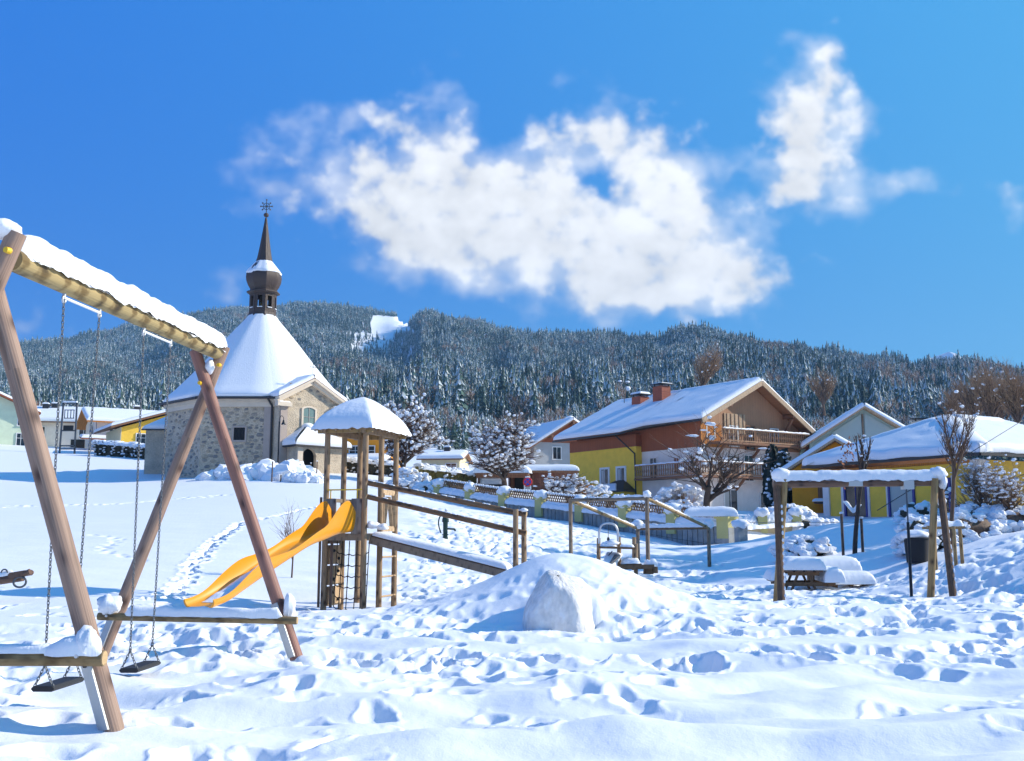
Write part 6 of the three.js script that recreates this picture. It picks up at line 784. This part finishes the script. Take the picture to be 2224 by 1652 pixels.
// ================================================================ the village: right side
{
  // glazed gable house
  const p = at(1762, 1050, 82), t = house({ label: 'house with a large teal glazed gable, behind chalet and pavilion', pos: V(p.x, at(0, 1012, 82).y, p.z), turn: -8 * D2R, w: 8.6, d: 11, h: 1.8, rh: 2.75, oh: .75, wall: M.wallTeal, roof: M.fascia, snow: .35, drop: 4.5 });
  for (const [x0, x1] of [[.3, 1.55], [1.75, 4.1], [4.35, 6.9], [7.1, 8.3]]) { const y = (x) => 1.55 + 2.75 * (1 - Math.abs(x - 4.3) / 4.3); part(t, 'pane', prism([[x0, -1.8], [x1, -1.8], [x1, y(x1)], ...(x0 < 4.3 && x1 > 4.3 ? [[4.3, y(4.3)]] : []), [x0, y(x0)]], .06).translate(0, 0, .08), M.paleGlass); part(t, 'mullion', box(.12, 3.3 + y(x1) - 1.55, .1, x1 + .1, (y(x1) - 1.8) / 2, .1), M.greyWood); }
  part(t, 'transom', box(8.4, .1, .1, 4.3, .1, .12), M.greyWood); part(t, 'chimney', box(1.5, 1.3, 1.0, 10.2, 3.4, -5.6), M.concrete); part(t, 'chimney_cap', box(2.0, .1, 1.4, 10.2, 4.25, -5.6), M.blackMetal); part(t, 'chimney_post', [box(.1, .3, .1, 9.6, 4.1, -5.3), box(.1, .3, .1, 10.8, 4.1, -5.3)], M.blackMetal);
  // orange entrance building in front of it
  const q = at(1722, 1108, 66), e = house({ label: 'small orange building with a snowy gable, right of the chalet', pos: V(q.x, at(0, 1108, 66).y, q.z), turn: -20 * D2R, w: 5.6, d: 7, h: 2.6, rh: 1.75, oh: .8, wall: M.wallOrange, roof: M.fascia, snow: .3, drop: 2 }); part(e, 'panel', box(2.0, .9, .05, 2.6, 1.1, .04), M.woodBrown); part(e, 'porch_roof', box(3.6, .1, 1.3, 3.2, .45, .7), M.darkTrim); part(e, 'snow_cover', snowSheet(V(1.3, .52, 1.4), V(5.1, .52, 1.4), V(5.1, .56, .1), V(1.3, .56, .1), .2, { up: 1 }), M.snow);
}
{
  // yellow pavilion: two visible walls under a hipped roof
  const C = V(23.1, 0, -50), u = V(-.455, 0, -.894), w = V(.894, 0, -.455), base = 1.55, EH = 4.83, L = 12.4, t = thing('pavilion', 'low yellow pavilion with blue-framed doors and a broad hipped snow roof', 'house', C.clone().setY(base)), P = (a, b, y) => V(u.x * a + w.x * b, y, u.z * a + w.z * b), h = EH - base - .15, ry = Math.atan2(-w.x, -w.z);
  const wl = .9, outl = V(-w.x, 0, -w.z), W0 = .8, Lw = L - 1.6;
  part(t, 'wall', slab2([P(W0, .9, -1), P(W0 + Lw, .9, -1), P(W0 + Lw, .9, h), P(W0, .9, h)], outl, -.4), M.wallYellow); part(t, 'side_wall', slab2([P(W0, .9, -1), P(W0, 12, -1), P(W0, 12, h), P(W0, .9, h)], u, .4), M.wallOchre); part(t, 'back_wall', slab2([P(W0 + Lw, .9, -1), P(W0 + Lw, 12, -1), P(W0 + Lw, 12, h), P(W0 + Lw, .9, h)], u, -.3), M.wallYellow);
  for (const a of [W0 + .22, W0 + Lw - .22]) part(t, 'corner_strip', box(.5, h + 1, .1, ...P(a, .85, h / 2 - .5).toArray(), 0, ry, 0), M.wallWhite); part(t, 'corner_strip', box(.1, h + 1, .55, ...P(W0 - .03, 1.1, h / 2 - .5).toArray(), 0, Math.atan2(w.x, w.z) + Math.PI / 2 + Math.PI / 2, 0), M.wallWhite);
  part(t, 'eaves_board', bar(P(W0, .86, h - .06), P(W0 + Lw, .86, h - .06), .1, .14), M.woodOrange);
  const e = (a, b) => P(a, b, EH - base), ap = [P(6.1, 5.0, 7.15 - base + .0), P(6.1, 9.5, 7.15 - base)], R = 11.5, A = e(0, 0), B = e(L, 0), Cc = e(L, R), D = e(0, R);
  const f = [[A, B, ap[0], ap[0]], [D, A, ap[0], ap[1]], [B, Cc, ap[1], ap[0]]];
  for (const q of f) part(t, 'roof', slab(q[2] === q[3] ? q.slice(0, 3) : q, .12), M.woodBrown);
  const lift = V(0, .15, 0); for (const q of f) part(t, 'snow_cover', snowSheet(...q.map((v) => v.clone().add(lift)), .42, { soft: [1, 0, 0, 0], round: .45, n: 14, rough: .22, ragged: .25 }), M.snow); part(t, 'snow_ridge', [snowBar(A.clone().lerp(ap[0], .02).add(lift), ap[0].clone().add(lift), 1.5, .45, { n: 24, rough: .06, end: .6 }), snowBar(B.clone().lerp(ap[0], .02).add(lift), ap[0].clone().add(lift), 1.4, .44, { n: 24, rough: .06, end: .6 }), snowBar(ap[0].clone().add(lift), ap[1].clone().add(lift), 1.6, .46, { n: 10, rough: .06, end: .3 })], M.snow);
  part(t, 'gutter', bar(A.clone().add(V(0, .05, 0)), B.clone().add(V(0, .05, 0)), .14, .14), M.darkTrim); part(t, 'gutter', bar(A.clone().add(V(0, .05, 0)), D.clone().add(V(0, .05, 0)), .14, .14), M.darkTrim);
  for (const k of [.2, .34, .5, .66]) { const q = A.clone().lerp(B, k).lerp(ap[0], .12); part(t, 'snow_guard', rod(q.clone().add(V(0, .1, 0)), A.clone().lerp(B, k + .1).lerp(ap[0], .12).add(V(0, .1, 0)), .05, .05, 6), M.darkTrim); }
  // openings along the long wall, from the front corner
  const hole = (a, y, ww, hh, o) => { const q = P(a, .9, y).addScaledVector(outl, .01); return windowPart(t, q.x, q.y, q.z, ww, hh, { ry, frame: M.blueFrame, fw: .14, ...o }); };
  hole(W0 + 5.0, 1.0, 1.55, 2.2, { bars: 0, pane: M.paleGlass }); hole(W0 + 5.0, 2.45, 1.55, .5, { bars: 0 }); hole(W0 + 2.35, 1.15, .9, 2.0, {}); hole(W0 + 8.3, 1.15, 1.5, 1.9, {});
  for (const [a, ww] of [[W0 + 5.95, .2], [W0 + 1.6, .22], [W0 + 9.3, .2], [W0 + 7.35, .2]]) part(t, 'jamb_strip', box(ww, 2.6, .07, ...P(a, .9, 1.1).addScaledVector(outl, .03).toArray(), 0, ry, 0), M.wallWhite);
  for (const a of [W0 + 3.7, W0 + 6.6]) { const q = P(a, .9, 2.25).addScaledVector(outl, .02); const l = part(t, 'wall_lamp', rod(q, q.clone().addScaledVector(outl, .08), .2, .2, 16), M.galv); part(l, 'lamp_glass', rod(q.clone().addScaledVector(outl, .08), q.clone().addScaledVector(outl, .12), .13, .11, 14), M.white); }
  part(t, 'side_window', box(1.8, 1.2, .06, ...P(W0 - .03, 5.2, 1.9).toArray(), 0, Math.atan2(u.x, u.z), 0), M.glass); part(t, 'awning', box(1.3, .9, 1.2, ...P(W0 - .5, 9.2, h - .2).toArray(), 0, Math.atan2(u.x, u.z), 0), M.darkTrim);
}
// tall bare hillside trees nearest the houses
for (const [px, py, D, h, seed, label] of [[1520, 880, 175, 9, 301, 'brown bare crown rising behind the chalet ridge'], [2150, 960, 120, 8, 302, 'tall brown bare tree at the right edge behind the pavilion'], [2210, 965, 112, 7.6, 303, 'bare golden-brown tree cut by the right edge'], [2075, 950, 150, 7, 304, 'slim bare tree rising behind the pavilion ridge'], [1790, 900, 190, 7.5, 305, 'bare tree behind the glazed gable'], [2120, 960, 140, 9, 306, 'broad brown tree behind the pavilion, left of the tallest bare tree'], [2180, 965, 128, 9, 307, 'broad brown bare tree between two others at the right edge']])
  grow(tree('bare_tree', label, at(px, py, D), seed, { trunk: h * .42, rad: .2, levels: 5, kids0: 5, kids: 3, bend: .2, lift: .12, spread: .6, shrink: .66, snow: .004, lump: .15, thin: .66 }, [M.barkBrown, M.barkBrown, M.twigPale]), 1.25, 1.3);
// ================================================================ snow-laden garden trees
const APPLE = { levels: 5, bend: .4, lift: .06, spread: .98, snow: .13, line: .9, thin: .66 };
grow(tree('apple_tree', 'large apple tree thick with snow clumps, behind the garden fence by the carport', foot(1098, 1078, 64), 402, { ...APPLE, trunk: 1.5, rad: .15, kids0: 5, kids: 4, shrink: .74, lump: .085 }), 1.3, 1.55);
grow(tree('apple_tree', 'dense snowy apple tree right behind the play tower', foot(868, 1055, 68), 405, { ...APPLE, trunk: 1.6, rad: .16, kids0: 5, kids: 4, shrink: .72, lump: .085 }), 1.2, 1.85);
grow(tree('apple_tree', 'small spreading apple tree with white limbs, left of the chalet bay', foot(1232, 1100, 58.5), 407, { ...APPLE, trunk: .85, rad: .1, kids0: 5, kids: 3, shrink: .82, spread: .95, lump: .085, snow: .1 }), 1.3, 1.1);
grow(tree('pear_tree', 'gnarled bare tree with snow along its limbs, before the chalet balconies', foot(1535, 1118, 55), 411, { levels: 5, trunk: 1.35, rad: .15, kids0: 3, kids: 2, bend: .36, lift: .07, spread: .8, shrink: .84, snow: .04, line: .6, lump: .1, thin: .64 }), 1.5, 1.45);
for (const [px, py, D, h, s, label] of [[985, 1010, 125, 5.4, 1, 'dark conifer standing between the two big apple trees'], [958, 1012, 135, 4.6, 2, 'smaller frosted conifer above the low white house'], [1006, 1015, 140, 5, 3, 'frosted conifer left of the large apple tree']]) {
  const t = thing('conifer', label, 'conifer', at(px, py, D)), g = conifer(500 + s, 11, 9, s === 1 ? .12 : .5, .9); const m = part(t, 'crown', g.scale(h * 1.5, h, h * 1.5), M.forest); part(t, 'trunk', rod(V(0, -1, 0), V(0, h * .6, 0), .16, .05, 7), M.bark);
}
{ // dark columnar thuja by the chalet
  for (const [px, w, h, D, label] of [[1682, 1.0, 4.3, 68, 'tall dark columnar thuja in front of the chalet corner'], [1706, 1.0, 4.0, 67, 'second dark columnar thuja, right of the first and touching it']]) { const t = thing('thuja', label, 'conifer', foot(px, 1112, D)), r = rng(px), lf = [], sn = []; for (let i = 0; i < 900; i++) { const y = r() * h, k = Math.pow(Math.sin(Math.min(1, (y + .35) / h * .97) * 3.1), .35) * w * .62, a = r() * 6.28, s = .16 + r() * .22, g = new THREE.PlaneGeometry(s * .6, s * 1.5); g.rotateX((r() - .5) * 1.2).rotateY(a).translate(Math.cos(a) * k * (.75 + r() * .35), y, Math.sin(a) * k * (.75 + r() * .35)); lf.push(g); if (r() < .11) sn.push(blob(Math.cos(a) * k, y, Math.sin(a) * k, .07 + r() * .12, .06 + r() * .06, .1, r, 0, .3)); } part(t, 'foliage', lf, M.thuja); part(t, 'core', rod(V(0, -.5, 0), V(0, h * .85, 0), w * .42, w * .2, 9), M.thuja); part(t, 'snow_load', sn, M.snow); }
}
// young staked tree with reddish leaves, tree with a guard, bush and black bin, shrub row on the bank
{
  const t = tree('young_tree', 'slim young tree with dry reddish leaves, right of centre under the swing beam', foot(1856, 1212, 31), 421, { levels: 4, trunk: 2.9, rad: .075, kids0: 4, kids: 3, bend: .1, lift: .32, spread: .55, shrink: .34, trunkParts: 7, snow: .03, lump: .05 }, [M.bark, M.bark, M.twig]), r = rng(9), lf = [];
  for (let i = 0; i < 120; i++) { const y = 1.9 + r() * 1.6, k = (.45 - (y - 1.9) * .2) * (.3 + r()), a = r() * 6.28, g = new THREE.PlaneGeometry(.05, .08); g.rotateX(r() * 3).rotateY(r() * 6).translate(Math.cos(a) * k, y, Math.sin(a) * k); lf.push(g); } part(t, 'leaves', lf, M.deadLeaf);
  part(t, 'snow_fork', [snowBar(V(-.28, 1.55, .05), V(.0, 1.2, .05), .1, .09, {}), snowBar(V(.0, 1.2, .05), V(.26, 1.45, .05), .1, .09, {})], M.snow);
  for (const [px, y0, y1, label] of [[1832, 1222, 1135, 'tree stake left of the young tree'], [1874, 1205, 1135, 'tree stake right of the young tree']]) { const p = foot(px, y0, 31), s = thing('tree_stake', label, 'stake', p); part(s, 'pole', rod(V(0, -.3, 0), V(0, (y0 - y1) * 31 / F, 0), .045, .042, 9), M.wetWood); part(s, 'snow_cap', blob(0, (y0 - y1) * 31 / F + .02, 0, .06, .04, .06, rng(2), 1), M.snow); }
  const g = foot(2056, 1262, 23.5), q = thing('tree_guard', 'snow-topped wooden guard of three posts around a young trunk', 'tree guard', g), S = 23.5 / F; for (const [x, z] of [[-.36, .15], [-.1, -.3], [.35, .05], [.1, .3]]) part(q, 'post', rod(V(x * 1.05, -.3, z), V(x, 1.02, z), .042, .04, 9), M.frameWood); part(q, 'top_board', [bar(V(-.42, 1.0, .12), V(.42, 1.0, .1), .1, .06), bar(V(-.38, .98, -.28), V(.4, .98, -.05), .08, .05)], M.frameWood); part(q, 'snow_cap', [snowBar(V(-.42, 1.04, .1), V(.42, 1.04, .08), .22, .13, { rough: .4 }), snowBar(V(-.36, 1.02, -.26), V(.38, 1.02, -.06), .16, .1, { rough: .4 })], M.snow);
  tree('bare_tree', 'thin bare tree with wide upright twigs, above the right end of the swing beam', foot(2062, 1250, 24.5), 431, { levels: 5, trunk: 2.7, rad: .06, kids0: 4, kids: 3, bend: .16, lift: .25, spread: .62, shrink: .46, trunkParts: 6, snow: .02, lump: .05 }, [M.barkBrown, M.barkBrown, M.twig]);
  tree('bare_tree', 'multi-stemmed bare shrub tree before the olive side wall of the pavilion', foot(2140, 1160, 33), 433, { levels: 5, trunk: 1.0, rad: .06, kids0: 5, kids: 3, bend: .3, lift: .16, spread: .7, shrink: .72, snow: .07, lump: .05 }, [M.barkBrown, M.barkBrown, M.twigPale]);
  tree('bare_tree', 'bare twiggy shrub tree at the right edge above the snow bank', foot(2205, 1170, 29), 437, { levels: 5, trunk: .9, rad: .05, kids0: 5, kids: 3, bend: .3, lift: .14, spread: .75, shrink: .72, snow: .07, lump: .05 }, [M.barkBrown, M.barkBrown, M.twigPale]);
  const b = foot(1994, 1240, 26.5), bt = thing('waste_bin', 'black waste bin with a flat snow cap, under a snowy bush beside the disc swing', 'bin', b); part(bt, 'body', [rod(V(0, .0, 0), V(0, .62, 0), .27, .31, 20)], M.bin); part(bt, 'rim', new THREE.TorusGeometry(.31, .025, 6, 24).rotateX(1.571).translate(0, .62, 0), M.bin); part(bt, 'snow_cap', blob(-.05, .7, 0, .36, .14, .3, rng(8), 3, .1), M.snow);
  bush('bush', 'snow-heaped bush with a dark hollow above the picnic tables', foot(1745, 1205, 32), .95, .62, .7, 110, { lump: .13, core: 1, twigs: 80, low: .12 });
  bush('bush', 'snow-heaped dark bush overhanging the black bin', foot(2010, 1215, 28), .8, .95, .7, 100, { lump: .13, core: 1, twigs: 120, low: -.1 });
  bush('bush', 'snow-covered shrub at the foot of the pavilion door', foot(2000, 1165, 36), .8, .65, .6, 60, { lump: .14, core: 1, low: 0 });
  bush('bush', 'first large snow bush on the bank right of the tree guard', foot(2095, 1200, 28.5), 1.0, .75, .8, 150, { lump: .14, core: 1, low: 0, coreMat: M.barkBrown }); bush('bush', 'second large snow bush on the bank, before the olive wall', foot(2140, 1190, 29.5), 1.1, .8, .8, 160, { lump: .14, core: 1, low: 0, coreMat: M.barkBrown }); bush('bush', 'third snow bush on the bank at the right edge', foot(2205, 1180, 29), 1.2, .6, .8, 140, { lump: .14, core: 1, low: 0, coreMat: M.barkBrown });
  bush('bush', 'brown twiggy shrubs with snow tufts under the pavilion side wall', foot(2165, 1150, 34), 1.9, 1.35, .6, 50, { lump: .09, twigs: 380, low: .1, twigMat: M.twigPale });
  bush('bush', 'frosted shrub below the gnarled tree in the chalet garden', foot(1478, 1118, 56), 1.5, 1.7, .9, 150, { lump: .15, twigs: 220, low: .05, twigMat: M.twigPale }); bush('bush', 'small frosted bush right of the apple tree, before the yellow bay', foot(1300, 1105, 60), .9, 1.3, .7, 70, { lump: .12, twigs: 120, low: .1 });
  bush('bush', 'big rounded snow heap of shrubs behind the garden wall', foot(1715, 1142, 50), 1.3, 1.0, 1, 130, { lump: .2, core: 1, low: .0 }); bush('bush', 'lower snow-covered shrubs between garden wall and pavilion', foot(1765, 1142, 48), 1.5, .6, 1, 110, { lump: .18, core: 1, low: 0 });
  bush('bush', 'rounded snow-laden bush below the left apple tree', foot(890, 1065, 66), 1.3, 1.2, 1, 120, { lump: .17, twigs: 160, low: .05 }); bush('bush', 'snowy shrub heap just left of the first fence pillar', foot(935, 1078, 63), 1.2, .7, .9, 80, { lump: .2, twigs: 60, core: 1 });
  bush('bush', 'dark shrubs with snow behind the fence, below the yellow bay', foot(1345, 1128, 54), 1.6, .9, .8, 110, { lump: .14, twigs: 180, low: .05, core: 1 });
  // stone post half drowned in the bank, slack cable over the pavilion
  const sp = foot(1610, 1190, 41.5), st = thing('stone_post', 'grey post half buried in the blue-shaded snow bank', 'post', sp); part(st, 'post', box(.42, 1.1, .34, 0, .12, 0, 0, .3, 0), M.concrete); part(st, 'snow_cap', blob(0, .72, 0, .34, .2, .3, rng(4), 3, .15), M.snow);
  const c0 = at(1905, 1108, 40), c1 = at(2225, 910, 46), cb = solo('cable', rod(c0, c1, .016, .016, 5), M.blackMetal, 'thin slack cable slanting across the pavilion roof', 'cable');
  for (const [a, b, l] of [[[1585, 1135, 44.8], [2100, 1132, 36], 'upper thin fence wire along the top of the snow bank']]) solo('fence_wire', rod(at(...a), at(...b), .012, .012, 4), M.steel, l, 'wire');
  // snow mounds of the garden and by the posts
}

// conifers beyond the right edge: their long shade lies over the bank
for (const [x, z, h, w, l] of [[21.6, -36, 10.5, 1.25, 'dark conifer beyond the right edge, nearest the bank'], [23.8, -39, 12.5, 1.3, 'tall dark conifer beyond the right edge, behind the nearest one'], [26.2, -43, 13, 1.35, 'tall conifer beyond the right edge beside the pavilion'], [19, -31.5, 8.5, 1.2, 'small conifer beyond the right edge, left of its taller neighbours'], [26.4, -37, 14, 1.4, 'tallest conifer of the group beyond the right edge'], [15.2, -19.5, 5.5, 1.1, 'young conifer beyond the right edge, close to the disc swing']]) {
  const t = thing('conifer', l, 'conifer', G(x, z)), g = conifer(Math.round(600 + x), 16, 11, .3, .9); part(t, 'crown', g.scale(h * w, h, h * w), M.forest); part(t, 'trunk', rod(V(0, -1, 0), V(0, h * .7, 0), .2, .05, 8), M.bark);
}
renderer.render(scene, camera);
